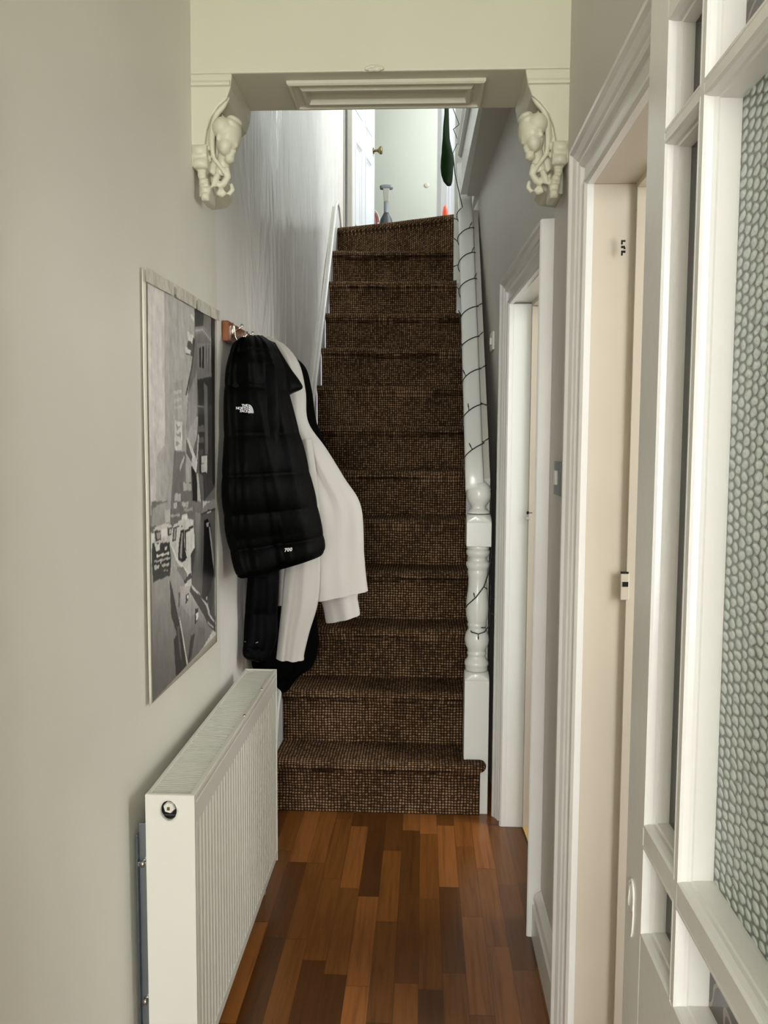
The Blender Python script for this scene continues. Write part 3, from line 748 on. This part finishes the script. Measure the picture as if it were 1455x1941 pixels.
# top grille: frame and slats
g = G().box((RX0, RY0+.010, RZ1-.012), (RX0+.008, RY1-.008, RZ1)).box((RX1-.012, RY0+.010, RZ1-.012), (RX1, RY1-.008, RZ1)).box((RX0, RY0+.0006, RZ1-.004), (RX1, RY0+.0098, RZ1+.0006)).box((RX0, RY1-.0078, RZ1-.012), (RX1, RY1-.0022, RZ1+.001))
bevel(g.out('grille_frame', 'radiator', RA), .002)
ns = 92
for i in range(ns):
    y = RY0+.013+i*(RY1-RY0-.024)/ns
    G().box((RX0+.007, y, RZ1-.007), (RX1-.011, y+.0044, RZ1-.0025)).out('grille_slat', 'radiator', RA)
G().box((RX0+.007, RY0+.01, RZ1-.045), (RX1-.011, RY1-.008, RZ1-.043)).out('convector', 'dark_plastic', RA)  # convector coloured dark to imitate the shade between the slats
for y in (2.06, 2.29):
    G().ell((RX1-.006, y, RZ1), (.004, .006, .003)).out('grille_clip', 'chrome', RA, True)
# wall bracket seen at the near end
bx = -.549
g = G().box((XL+.0045, RY0+.030, .10), (XL+.007, RY0+.075, .60)).box((XL+.007, RY0+.040, .12), (RX0+.004, RY0+.043, .62))
g.box((XL+.007, RY0+.030, .535), (RX0+.004, RY0+.043, .545))
bk = bevel(g.out('wall_bracket', 'steel', RA), .001)
for z in (.54, .25): G().tube([(-.553, RY0+.045, z), (-.553, RY0+.028, z)], .006, 12).out('bracket_bolt', 'chrome', bk, True)
# near-wall pipe tail under the far end
G().tube([(RX1-.04, RY1-.03, RZ0+.05), (RX1-.04, RY1-.03, .001)], .0075, 12).out('pipe', 'radiator', RA, True)

# ---------------------------------------------------------------- poster
PX = XL+.007
cTL, cBL, cTR, cBR = [at(*c, X=PX) for c in ((268, 508), (283, 1338), (409, 591), (411, 1216))]
PO = empty('poster', (PX, (cTL.y+cTR.y)/2, cBL.z), label='large black and white street photo poster with old taxis taped to the left wall', cat='poster')
def quadgrid(c4, nu, nv, x, wob=0, base=0):
    TL, BL, TR, BR = c4; V = []; Fc = []
    for j in range(nv+1):
        for i in range(nu+1):
            u, v = i/nu, j/nv
            p = (TL*(1-u)+TR*u)*(1-v) + (BL*(1-u)+BR*u)*v
            w = wob*noise.noise(Vector((7, p.y*4, p.z*2.5)))
            edge = .0
            V.append((x+w, p.y, p.z))
    for j in range(nv):
        for i in range(nu):
            a = j*(nu+1)+i; Fc.append((a, a+1, a+nu+2, a+nu+1))
    return V, Fc
V_, F_ = quadgrid((cTL, cBL, cTR, cBR), 24, 34, PX, .002)
n0 = len(V_)
o = mk('sleeve', V_, F_, 'margin', PO, True)
sm = o.modifiers.new('solid', 'SOLIDIFY'); sm.thickness = .0008
# the picture itself, painted as vertex colours on a fine grid
def A(x, y): return (275 + x/4.979, 950 + y/4.979)     # lower sheet measurements
def B(x, y): return (280 + x/4.514, 520 + y/4.514)     # upper sheet measurements
def poly(f, pts, a, b=None, soft=0): return ([f(*p) for p in pts], a, b if b is not None else a)
SH = [
 # sky, buildings on the far side
 poly(B, [(140, 100), (640, 330), (640, 1941), (150, 1941)], .36, .30),
 poly(B, [(145, 130), (175, 150), (200, 1941), (150, 1941)], .40, .33),
 poly(B, [(205, 150), (400, 270), (330, 1300), (215, 1250)], .38, .33),
 poly(B, [(75, 1560), (150, 1450), (160, 1941), (70, 1941)], .40, .36),
 poly(B, [(215, 930), (300, 900), (300, 1240), (215, 1230)], .30, .36),
 poly(B, [(225, 1000), (290, 985), (290, 1010), (225, 1030)], .45), poly(B, [(225, 1070), (290, 1050), (290, 1080), (225, 1100)], .42),
 poly(B, [(230, 1130), (290, 1120), (290, 1145), (230, 1155)], .43),
 # near building mass
 poly(B, [(400, 290), (560, 370), (640, 380), (640, 1941), (330, 1941), (330, 1300), (345, 1000), (400, 560)], .20, .14),
 poly(B, [(340, 480), (400, 560), (385, 700), (325, 690), (345, 560)], .12), poly(B, [(335, 490), (390, 520), (380, 590), (345, 560)], .55), poly(B, [(320, 620), (370, 650), (362, 690), (322, 670)], .55),
 poly(B, [(365, 340), (398, 365), (395, 400), (370, 380)], .58),
 poly(B, [(400, 290), (480, 320), (475, 440), (405, 450)], .06),
 poly(B, [(410, 450), (480, 440), (545, 540), (565, 620), (520, 560), (470, 500), (405, 510)], .24),
 poly(B, [(400, 475), (470, 465), (560, 590), (562, 600), (470, 480), (405, 490)], .38),
 poly(B, [(420, 590), (548, 590), (548, 850), (420, 850)], .24, .18),
 poly(B, [(440, 625), (455, 625), (455, 800), (440, 800)], .02), poly(B, [(465, 620), (480, 620), (480, 800), (465, 800)], .02),
 poly(B, [(498, 600), (504, 600), (500, 850), (494, 850)], .12), poly(B, [(520, 600), (526, 600), (520, 850), (514, 850)], .12),
 poly(B, [(405, 560), (385, 780), (330, 1040), (322, 1030), (378, 760), (395, 540)], .08),
 poly(B, [(345, 1030), (420, 830), (420, 1200), (330, 1390)], .25, .3),
 poly(B, [(425, 900), (560, 870), (560, 1780), (440, 1700)], .04, .05),
 poly(B, [(480, 930), (510, 960), (515, 1540), (488, 1540)], .15, .17), poly(B, [(540, 350), (575, 380), (578, 1810), (552, 1810)], .02),
 poly(B, [(425, 1120), (480, 1130), (480, 1138), (425, 1130)], .2), poly(B, [(428, 1300), (480, 1290), (480, 1345), (430, 1355)], .14),
 poly(B, [(428, 1400), (478, 1395), (478, 1440), (430, 1440)], .12), poly(B, [(430, 1500), (475, 1500), (475, 1540), (430, 1545)], .1),
 poly(B, [(330, 1390), (415, 1210), (430, 1220), (420, 1380), (380, 1540)], .34), 
 # hanging signs, drum sign and pole
 poly(B, [(232, 1250), (296, 1265), (292, 1510), (228, 1500)], .52), poly(B, [(242, 1290), (282, 1300), (250, 1340)], .28), poly(B, [(240, 1370), (284, 1350), (282, 1400), (262, 1390)], .3), poly(B, [(240, 1430), (280, 1440), (240, 1475)], .3),
 poly(B, [(330, 1400), (345, 1395), (400, 1540), (425, 1600), (415, 1700), (370, 1630), (380, 1560)], .48),
 poly(B, [(430, 1370), (440, 1370), (425, 1590), (415, 1590)], .42),
 poly(B, [(458, 1555), (508, 1550), (508, 1695), (458, 1690)], .46, .38), poly(B, [(458, 1618), (508, 1616), (508, 1624), (458, 1626)], .2),
 poly(B, [(225, 1510), (320, 1520), (380, 1941), (200, 1941)], .20, .18), poly(B, [(270, 1650), (310, 1550), (315, 1570), (278, 1680)], .42), poly(B, [(325, 1520), (370, 1600), (370, 1780), (325, 1780)], .34),
 poly(B, [(300, 1780), (370, 1790), (375, 1850), (305, 1850)], .34), poly(B, [(375, 1640), (410, 1700), (440, 1941), (385, 1941)], .02), poly(B, [(420, 1700), (430, 1700), (455, 1941), (425, 1941)], .4),
 poly(B, [(470, 1700), (560, 1800), (575, 1820), (480, 1941)], .06), poly(B, [(230, 1870), (280, 1880), (280, 1941), (230, 1941)], .40),
 # street level
 poly(A, [(60, 0), (460, 0), (470, 300), (50, 300)], .20, .16),
 poly(A, [(70, 60), (240, 0), (240, 220), (60, 240)], .34, .30), poly(A, [(185, 80), (235, 80), (235, 200), (185, 200)], .40),
 poly(A, [(270, 20), (300, 15), (298, 70), (272, 75)], .42), poly(A, [(345, 10), (410, 5), (405, 60), (345, 50)], .36), poly(A, [(240, 130), (330, 120), (330, 140), (240, 150)], .33), poly(A, [(370, 70), (450, 60), (450, 90), (370, 100)], .3),
 poly(A, [(45, 600), (260, 560), (330, 1100), (350, 1700), (55, 1920)], .30, .13),
 # oncoming taxi
 poly(A, [(80, 270), (110, 235), (180, 208), (250, 225), (258, 330), (225, 400), (85, 395)], .52, .45),
 poly(A, [(85, 285), (145, 268), (150, 370), (100, 385)], .10), poly(A, [(105, 300), (140, 290), (142, 350), (115, 360)], .32), poly(A, [(210, 250), (250, 245), (248, 320), (215, 330)], .10), poly(A, [(225, 262), (246, 258), (244, 300), (228, 306)], .4), poly(A, [(152, 265), (205, 255), (208, 330), (155, 345)], .58),
 poly(A, [(65, 400), (240, 385), (250, 480), (235, 700), (75, 765), (62, 560)], .06, .02),
 poly(A, [(85, 405), (140, 400), (135, 460), (105, 470)], .50), poly(A, [(180, 430), (210, 420), (200, 465), (185, 462)], .5),
 poly(A, [(105, 510), (225, 480), (228, 500), (110, 530)], .55), poly(A, [(85, 565), (235, 525), (238, 545), (90, 580)], .35), poly(A, [(85, 610), (135, 600), (130, 635), (90, 650)], .45), poly(A, [(155, 600), (225, 580), (225, 605), (165, 625)], .36), poly(A, [(170, 655), (215, 640), (215, 652), (175, 665)], .28),
 poly(A, [(140, 555), (150, 552), (152, 590), (143, 592)], .5),
 # middle white-roofed taxi
 poly(A, [(255, 260), (275, 215), (340, 180), (350, 130), (395, 120), (405, 165), (455, 175), (470, 480), (440, 640), (380, 740), (230, 400)], .50, .46),
 poly(A, [(365, 140), (392, 138), (392, 170), (365, 172)], .62), poly(A, [(265, 250), (355, 225), (350, 238), (300, 250), (290, 370), (255, 390)], .10), poly(A, [(275, 262), (290, 255), (285, 350), (268, 365)], .30),
 poly(A, [(335, 275), (365, 260), (370, 420), (395, 540), (350, 580), (310, 550), (318, 400)], .03), poly(A, [(345, 300), (356, 295), (345, 540), (325, 530)], .30), poly(A, [(370, 275), (455, 225), (455, 250), (385, 300), (388, 470), (375, 450)], .06),
 poly(A, [(385, 305), (455, 262), (465, 470), (400, 540), (392, 430)], .56, .5),
 poly(A, [(225, 395), (260, 470), (300, 560), (400, 690), (375, 770), (250, 560)], .32), poly(A, [(240, 400), (265, 440), (310, 560), (420, 670), (400, 700), (290, 560)], .58),
 poly(A, [(300, 620), (360, 620), (400, 700), (370, 760), (300, 680)], .20), poly(A, [(360, 760), (430, 670), (440, 720), (370, 785)], .04),
 # bonnet and side of the big near taxi
 poly(A, [(245, 560), (350, 730), (380, 800), (420, 810), (560, 1080), (640, 1220), (540, 1390), (405, 1560), (350, 1590), (300, 1050), (250, 800)], .32, .12),
 poly(A, [(250, 800), (300, 1040), (400, 1540), (350, 1600), (290, 1660), (270, 1300), (300, 1260), (245, 1080), (230, 740)], .03, .05),
 poly(A, [(330, 800), (420, 800), (560, 1090), (575, 1200), (470, 1050), (430, 1100), (340, 980)], .36, .22),
 poly(A, [(316, 860), (328, 850), (322, 1010), (314, 1010)], .04), poly(A, [(320, 1090), (328, 1090), (405, 1540), (392, 1550)], .42), poly(A, [(300, 1180), (318, 1180), (345, 1480), (330, 1490)], .12),
 poly(A, [(385, 880), (412, 870), (405, 930), (380, 980)], .03), poly(A, [(392, 885), (410, 890), (405, 925), (394, 915)], .60),
 poly(A, [(470, 1020), (502, 1005), (500, 1110), (468, 1170)], .03), poly(A, [(478, 1060), (502, 1050), (498, 1110), (482, 1120)], .62),
 poly(A, [(430, 1270), (470, 1250), (440, 1460), (400, 1530)], .04, .05), poly(A, [(500, 1180), (560, 1200), (560, 1340), (520, 1400), (480, 1430)], .16),
 poly(A, [(430, 500), (470, 430), (490, 700), (440, 800)], .06),
 # near taxi window pillar, roof and window
 poly(A, [(455, 0), (545, 0), (540, 900), (440, 790), (470, 480)], .20, .10), poly(A, [(475, 100), (520, 120), (500, 700), (480, 560)], .26, .12),
 poly(A, [(525, 110), (560, 40), (640, -20), (680, -20), (680, 70), (560, 120)], .22), poly(A, [(525, 115), (600, 80), (670, 60), (670, 85), (600, 100), (530, 135)], .04),
 poly(A, [(530, 130), (680, 80), (680, 1150), (600, 1090), (520, 900)], .12, .08),
 poly(A, [(555, 180), (590, 160), (620, 240), (650, 700), (600, 900), (585, 970), (535, 900), (550, 500)], .0), poly(A, [(575, 205), (600, 200), (598, 235), (580, 240)], .3), poly(A, [(600, 240), (612, 240), (650, 560), (645, 640)], .3, .2), poly(A, [(575, 900), (590, 890), (585, 930), (575, 930)], .35),
 poly(A, [(600, 880), (660, 700), (672, 760), (620, 1060), (600, 1010)], .05), poly(A, [(655, 720), (664, 720), (664, 1080), (656, 1090)], .28),
 poly(A, [(430, 790), (530, 900), (600, 1060), (662, 1130), (665, 1240), (600, 1180), (560, 1090), (420, 850)], .05), poly(A, [(440, 790), (500, 860), (495, 880), (440, 820)], .42), poly(A, [(520, 905), (590, 970), (615, 1070), (655, 1130), (645, 1140), (600, 1080), (575, 990)], .36), poly(A, [(590, 1130), (650, 1190), (640, 1205), (590, 1150)], .3),
]
SB = []
for P_, a, b in SH:
    xs = [p[0] for p in P_]; ys_ = [p[1] for p in P_]; SB.append((min(xs), max(xs), min(ys_), max(ys_)))
def inside(P_, x, y):
    c = False; j = len(P_)-1
    for i in range(len(P_)):
        if (P_[i][1] > y) != (P_[j][1] > y) and x < (P_[j][0]-P_[i][0])*(y-P_[i][1])/(P_[j][1]-P_[i][1])+P_[i][0]: c = not c
        j = i
    return c
def shade(p):
    x, y = to_px(p)
    val = .53 - .05*(x-285)/60 + .04*noise.noise(Vector((x*.04, y*.01, 0)))      # pale sky
    for k in range(8):         # string of round lamps on the sign
        cx, cy = B(208, 1262+k*74)
        if ((x-cx)/2.6)**2 + ((y-cy)/7)**2 < 1: val = .60
    lamp = val == .60
    for (P_, a, b), (x0, x1, y0_, y1_) in zip(SH, SB):
        if x0 <= x <= x1 and y0_ <= y <= y1_ and inside(P_, x, y): val = a+(b-a)*(y-y0_)/max(1e-6, y1_-y0_)
    if not lamp:
        for k in range(8):
            cx, cy = B(208, 1262+k*74)
            if ((x-cx)/2.4)**2 + ((y-cy)/6.5)**2 < 1: val = .56
    val *= 1 + .48*min(1, max(0, (val-.12)/.22))
    val *= 1 + .22*noise.noise(Vector((p.y*55, p.z*30, 1))) + .12*noise.noise(Vector((p.y*150, p.z*90, 4)))
    return max(0.004, val)
pc = [at(*c, X=PX+.003) for c in ((278, 531), (289, 1330), (406, 603), (408, 1203))]
NU, NV = 170, 250
V_, F_ = quadgrid(pc, NU, NV, PX+.004, .002)
pr = mk('print', V_, F_, 'print', PO, True, False)
ca = pr.data.color_attributes.new('Col', 'FLOAT_COLOR', 'POINT')
for i, v in enumerate(pr.data.vertices):
    s_ = shade(v.co); ca.data[i].color = (s_, s_*.975, s_*.90, 1)
# tape along the top edge
for (u0, u1) in ((.0, .30), (.33, .62), (.64, 1.0)):
    a0 = cTL*(1-u0)+cTR*u0; a1 = cTL*(1-u1)+cTR*u1
    V_, F_ = quadgrid((a0+Vector((0, 0, .002)), a0-Vector((0, 0, .026)), a1+Vector((0, 0, .002)), a1-Vector((0, 0, .026))), 26, 5, PX+.008, .006)
    mk('tape', V_, F_, 'tape', PO, True)

# ---------------------------------------------------------------- coat rack
p0 = at(433, 607, X=XL+.022); p1 = at(436, 650, X=XL+.022)
RYa = p0.y; rz0, rz1 = p1.z+.004, p0.z
CR = empty('coat_rack', (XL+.012, RYa+.3, rz0), label='orange varnished wooden coat rail with chrome hooks on the left wall above the coats', cat='coat rack')
bevel(G().box((XL+.003, RYa, rz0), (XL+.022, RYa+.62, rz1)).out('rail', 'rack_wood', CR), .003)
for i in range(4):
    y = RYa+.05+i*.155; zc = (rz0+rz1)/2
    hk = G().tube([(XL+.023, y, zc+.022), (XL+.028, y, zc+.018), (XL+.030, y, zc-.01), (XL+.036, y, zc-.026), (XL+.050, y, zc-.026), (XL+.060, y, zc-.010), (XL+.062, y, zc+.004)], [.0045, .004, .0035, .0035, .0035, .0035, .005], 10)
    hk.tube([(XL+.028, y, zc+.004), (XL+.042, y, zc+.012), (XL+.050, y, zc+.024)], [.003, .003, .004], 8)
    hk.ell((XL+.023, y, zc+.008), (.003, .009, .022)).out('hook', 'chrome', CR, True)

# ---------------------------------------------------------------- coats
def coat_mesh(rows, yl, yr, dep, puff=0, pn=0, fold=.0, seed=0, k=40, sub=10, depf=None, phase=0):
    """rows: pairs of measured left and right edge points; yl/yr depth of each edge; dep half thickness"""
    # smooth interpolation between rows
    def cr(p0, p1, p2, p3, t): return .5*((2*p1)+(-p0+p2)*t+(2*p0-5*p1+4*p2-p3)*t*t+(-p0+3*p1-3*p2+p3)*t**3)
    fn = lambda i: rows[max(0, min(len(rows)-1, i))]
    dense = []
    for i in range(len(rows)-1):
        for s_ in range(sub):
            t = s_/sub; dense.append([cr(fn(i-1)[q], fn(i)[q], fn(i+1)[q], fn(i+2)[q], t) for q in range(4)])
    dense.append(list(rows[-1]))
    rings = []; n = len(dense)
    for i, (lx, ly, rx, ry) in enumerate(dense):
        t = i/(n-1)
        L_ = at(lx, ly, Y=yl(t) if callable(yl) else yl); R_ = at(rx, ry, Y=yr(t) if callable(yr) else yr)
        if L_.x < XL+.012: L_ = at(lx, ly, X=XL+.012)
        m = (L_+R_)/2; h = (R_-L_)/2; view = Vector((m.x, m.y, 0)).normalized()
        d = dep*(depf(t) if depf else min(1, .25+4*t))
        pf = 1
        if puff: 
            q = abs(sin(pi*(t*pn+phase))); pf = 1 + puff*(q**.5-.6)
        ring = []
        for j in range(k):
            a = 2*pi*j/k; c, s_ = cos(a), sin(a)
            se = (abs(s_)**.75)*(1 if s_ > 0 else -1)
            P_ = m + h*c*(1+(pf-1)*.12) + view*(-d*se*pf)
            if fold:
                nn = noise.noise(Vector((c*2.3+seed, s_*1.1, P_.z*1.6+seed)))*fold + noise.noise(Vector((c*6+seed, s_*2, P_.z*3.1)))*fold*.45
                P_ = P_ - view*nn*abs(s_)
            if P_.x < XL+.006: P_.x = XL+.006
            ring.append(P_)
        rings.append(ring)
    return G().loft(rings)
# 1: black puffer
J1 = empty('puffer_jacket', (-.45, 2.5, .95), label='black quilted puffer jacket with small white logo hanging nearest on the coat rail', cat='jacket')
rows = [(457, 639, 497, 636), (440, 655, 519, 655), (430, 690, 536, 690), (425, 735, 548, 745), (424, 800, 562, 800), (423, 860, 576, 850), (420, 910, 588, 900), (422, 960, 599, 945), (428, 1010, 607, 985), (437, 1050, 614, 1020), (447, 1086, 615, 1040), (452, 1092, 611, 1047)]
g = coat_mesh(rows, 2.38, 2.54, .08, .22, 7.5, .04, 1, 64, 14)
g.out('body', 'puffer', J1, True)
rows = [(500, 642, 522, 650), (508, 665, 532, 668), (516, 690, 552, 700), (524, 712, 568, 722), (534, 735, 573, 736), (540, 752, 556, 744)]
coat_mesh(rows, 2.56, 2.60, .04, 0, 0, .012, 3, 28, 8).out('collar', 'puffer', J1, True)
# hanging sleeve in front
rows = [(438, 690, 520, 690), (430, 740, 528, 745), (428, 800, 530, 800), (430, 860, 528, 855), (434, 910, 534, 905), (440, 960, 530, 955), (447, 1010, 520, 1000), (455, 1040, 512, 1030)]
g = coat_mesh(rows, 2.36, 2.42, .034, .3, 6, .010, 6, 40, 10, depf=lambda t: min(1, .2+3*t, .3+4*(1-t)))
g.out('sleeve', 'puffer', J1, True)
rows = [(447, 1082, 615, 1036), (451, 1091, 613, 1046), (454, 1094, 610, 1050)]
coat_mesh(rows, 2.40, 2.60, .09, 0, 0, .004, 1, 56, 4, depf=lambda t: .95).out('hem', 'black_wool', J1, True)
# 2: stone coloured jacket
J2 = empty('cotton_jacket', (-.36, 2.8, .85), label='light stone cotton jacket hanging behind the black puffer jacket on the rail', cat='jacket')
rows = [(492, 640, 512, 639), (480, 655, 542, 656), (480, 690, 567, 690), (480, 740, 579, 742), (488, 800, 584, 800), (497, 850, 618, 850), (505, 905, 652, 905), (512, 960, 684, 960), (515, 1040, 690, 1050), (516, 1100, 694, 1095), (515, 1146, 697, 1118)]
g = coat_mesh(rows, 2.74, 2.84, .075, 0, 0, .03, 11, 64, 12)
g.out('body', 'beige', J2, True)
rows = [(530, 840, 590, 830), (535, 920, 600, 900), (540, 1000, 606, 980), (541, 1060, 607, 1050), (537, 1100, 607, 1095), (533, 1150, 602, 1145), (528, 1200, 587, 1195), (524, 1240, 577, 1236), (523, 1247, 576, 1249)]
sl = coat_mesh(rows, 2.66, 2.69, .042, 0, 0, .014, 15, 40, 10, depf=lambda t: min(1, .3+3*t)).out('sleeve', 'beige', J2, True)
rows = [(640, 930, 684, 960), (630, 1020, 688, 1030), (618, 1080, 686, 1085), (606, 1125, 678, 1128), (613, 1155, 679, 1142), (617, 1178, 682, 1162), (620, 1180, 681, 1164)]
coat_mesh(rows, 2.92, 2.94, .04, 0, 0, .014, 19, 40, 10, depf=lambda t: min(1, .3+3*t)).out('sleeve', 'beige', J2, True)
z = at(518, 1140, Y=2.66)
g = G().lathe([(.003, 0), (.007, .002), (.007, .014), (.003, .016)], z, 10).tube([z+Vector((.004, -.004, 0)), z+Vector((.006, -.006, -.012))], .003, 6)
g.tube([z+Vector((.006+.005*cos(a), -.006, -.016+.005*sin(a))) for a in [pi*i/6 for i in range(13)]], .0013, 6).ell(z+Vector((-.004, 0, .014)), (.006, .004, .004)).out('zip_pull', 'switch', J2, True)
# 3: long black coat at the back
J3 = empty('long_coat', (-.42, 2.95, .6), label='long black coat hanging furthest back and lowest on the coat rail', cat='coat')
rows = [(480, 655, 520, 655), (476, 690, 574, 690), (476, 740, 590, 735), (476, 800, 600, 800), (476, 870, 625, 870), (478, 960, 616, 960), (478, 1060, 602, 1060), (478, 1150, 601, 1170), (478, 1220, 603, 1225), (478, 1262, 592, 1262), (500, 1284, 566, 1282), (526, 1300, 548, 1304), (532, 1306, 540, 1307)]
coat_mesh(rows, 2.93, 3.06, .05, 0, 0, .03, 23, 56, 10).out('body', 'black_wool', J3, True)
rows = [(470, 1000, 530, 1000), (470, 1060, 530, 1060), (468, 1110, 528, 1110), (464, 1160, 526, 1160), (462, 1205, 524, 1210), (460, 1238, 510, 1244), (468, 1246, 500, 1248)]
s3 = coat_mesh(rows, 2.60, 2.64, .045, .25, 4, .014, 27, 40, 10, depf=lambda t: min(1, .5+3*t)).out('sleeve', 'black', J3, True)
g = G().tube([at(463, 1216, Y=2.565), at(472, 1218, Y=2.56), at(484, 1219, Y=2.56), at(489, 1217, Y=2.56)], .0016, 6); g.out('reflective_trim', 'grey_plastic', s3, True)

# writing on the puffer jacket
def text_mesh(name, body, size, mat, parent, M4, extrude=.0006, spacing=1.0, bold=.0, shear=0):
    c = bpy.data.curves.new(name, 'FONT'); c.body = body; c.size = size; c.extrude = extrude; c.space_line = .78; c.space_character = spacing
    c.align_x = 'RIGHT' if '\n' in body else 'CENTER'; c.offset = bold; c.shear = shear
    t = bpy.data.objects.new('tmp', c); COL.objects.link(t)
    dg = bpy.context.evaluated_depsgraph_get(); me = bpy.data.meshes.new_from_object(t.evaluated_get(dg))
    bpy.data.objects.remove(t); me.transform(M4)
    me.materials.clear()
    return link(name, me, mat, parent)
def frame_at(px, py, Y, tilt, scale=1):
    o = at(px, py, Y=Y); x = (at(px+10, py+tilt*10, Y=Y)-o).normalized(); n = Vector((0, -1, 0)); n = (n - x*n.dot(x)).normalized(); y = n.cross(x)
    return Matrix(((x.x, y.x, n.x, o.x), (x.y, y.y, n.y, o.y), (x.z, y.z, n.z, o.z), (0, 0, 0, 1)))
body1 = [o for o in J1.children if o.name.startswith('body')][0]
def front_y(px, py, objs):
    """depth of the cloth surface at a spot, found by casting a ray from the room"""
    best = None
    o0 = Vector((0, 0, CH)); d = (at(px, py, Y=2.5)-o0).normalized()
    for ob in objs:
        from mathutils.bvhtree import BVHTree
        b = BVHTree.FromPolygons([v.co for v in ob.data.vertices], [p.vertices for p in ob.data.polygons])
        h = b.ray_cast(o0, d)
        if h[0] is not None and (best is None or h[0].y < best): best = h[0].y
    return best or 2.35
cl = list(J1.children)
yy = min(front_y(x, y, cl) for x, y in ((450, 775), (460, 768), (468, 775), (478, 775), (480, 785)))-.003
text_mesh('logo_text', 'THE\nNORTH\nFACE', .0098, 'logo', J1, frame_at(469.5, 771, yy, .02), .0004, .92, .00028)
fm = frame_at(470.5, 783, yy, .02)
g = G()
for r0, r1 in ((.0, .0052), (.0064, .0098), (.0110, .0140), (.0152, .0175)):
    n_ = 14; ring = []
    for i in range(n_+1):
        a = radians(90*i/n_); ring.append((a,))
    pl = [(r1*cos(a)*.82, r1*sin(a)*1.35) for (a,) in ring] + [(r0*cos(a)*.82, r0*sin(a)*1.35) for (a,) in ring[::-1]]
    if r0 == 0: pl = pl[:n_+1] + [(0, 0)]
    g.loft([[fm @ Vector((u, v, 0)) for u, v in pl], [fm @ Vector((u, v, .0006)) for u, v in pl]])
g.out('logo_dome', 'logo', J1)
yy = min(front_y(x, y, cl) for x, y in ((538, 1041), (546, 1041), (554, 1040)))-.003
text_mesh('hem_number', '700', .0135, 'logo', J1, frame_at(546, 1045, yy, -.12), .0004, 1.15, .0006, .25)

# ---------------------------------------------------------------- switches
a = at(933, 630, X=xw(3.6)); b = at(933, 664, X=xw(3.6))
LS = empty('light_switch', (xw(a.y), a.y, b.z), label='white light switch on the wall beyond the far doorway near the handrail', cat='light switch')
bevel(G().box((-.010, a.y-.045, b.z), (0, a.y+.045, a.z), lean).out('plate', 'switch', LS), .003)
bevel(G().box((-.016, a.y-.012, (a.z+b.z)/2-.014), (-.009, a.y+.012, (a.z+b.z)/2+.014), lean).out('rocker', 'switch', LS), .002)
a = at(1060, 875, X=XR); b = at(1057, 938, X=XR)
T2 = empty('wall_switch', (XR, a.y, b.z), label='grey metal switch plate seen edge on between the two doorways', cat='light switch')
bevel(G().box((XR-.006, a.y-.045, b.z), (XR, a.y+.045, a.z)).out('plate', 'grey_plastic', T2), .001)
bevel(G().box((XR-.013, a.y-.014, (a.z+b.z)/2-.016), (XR-.005, a.y+.014, (a.z+b.z)/2+.02)).out('rocker', 'switch', T2), .002)
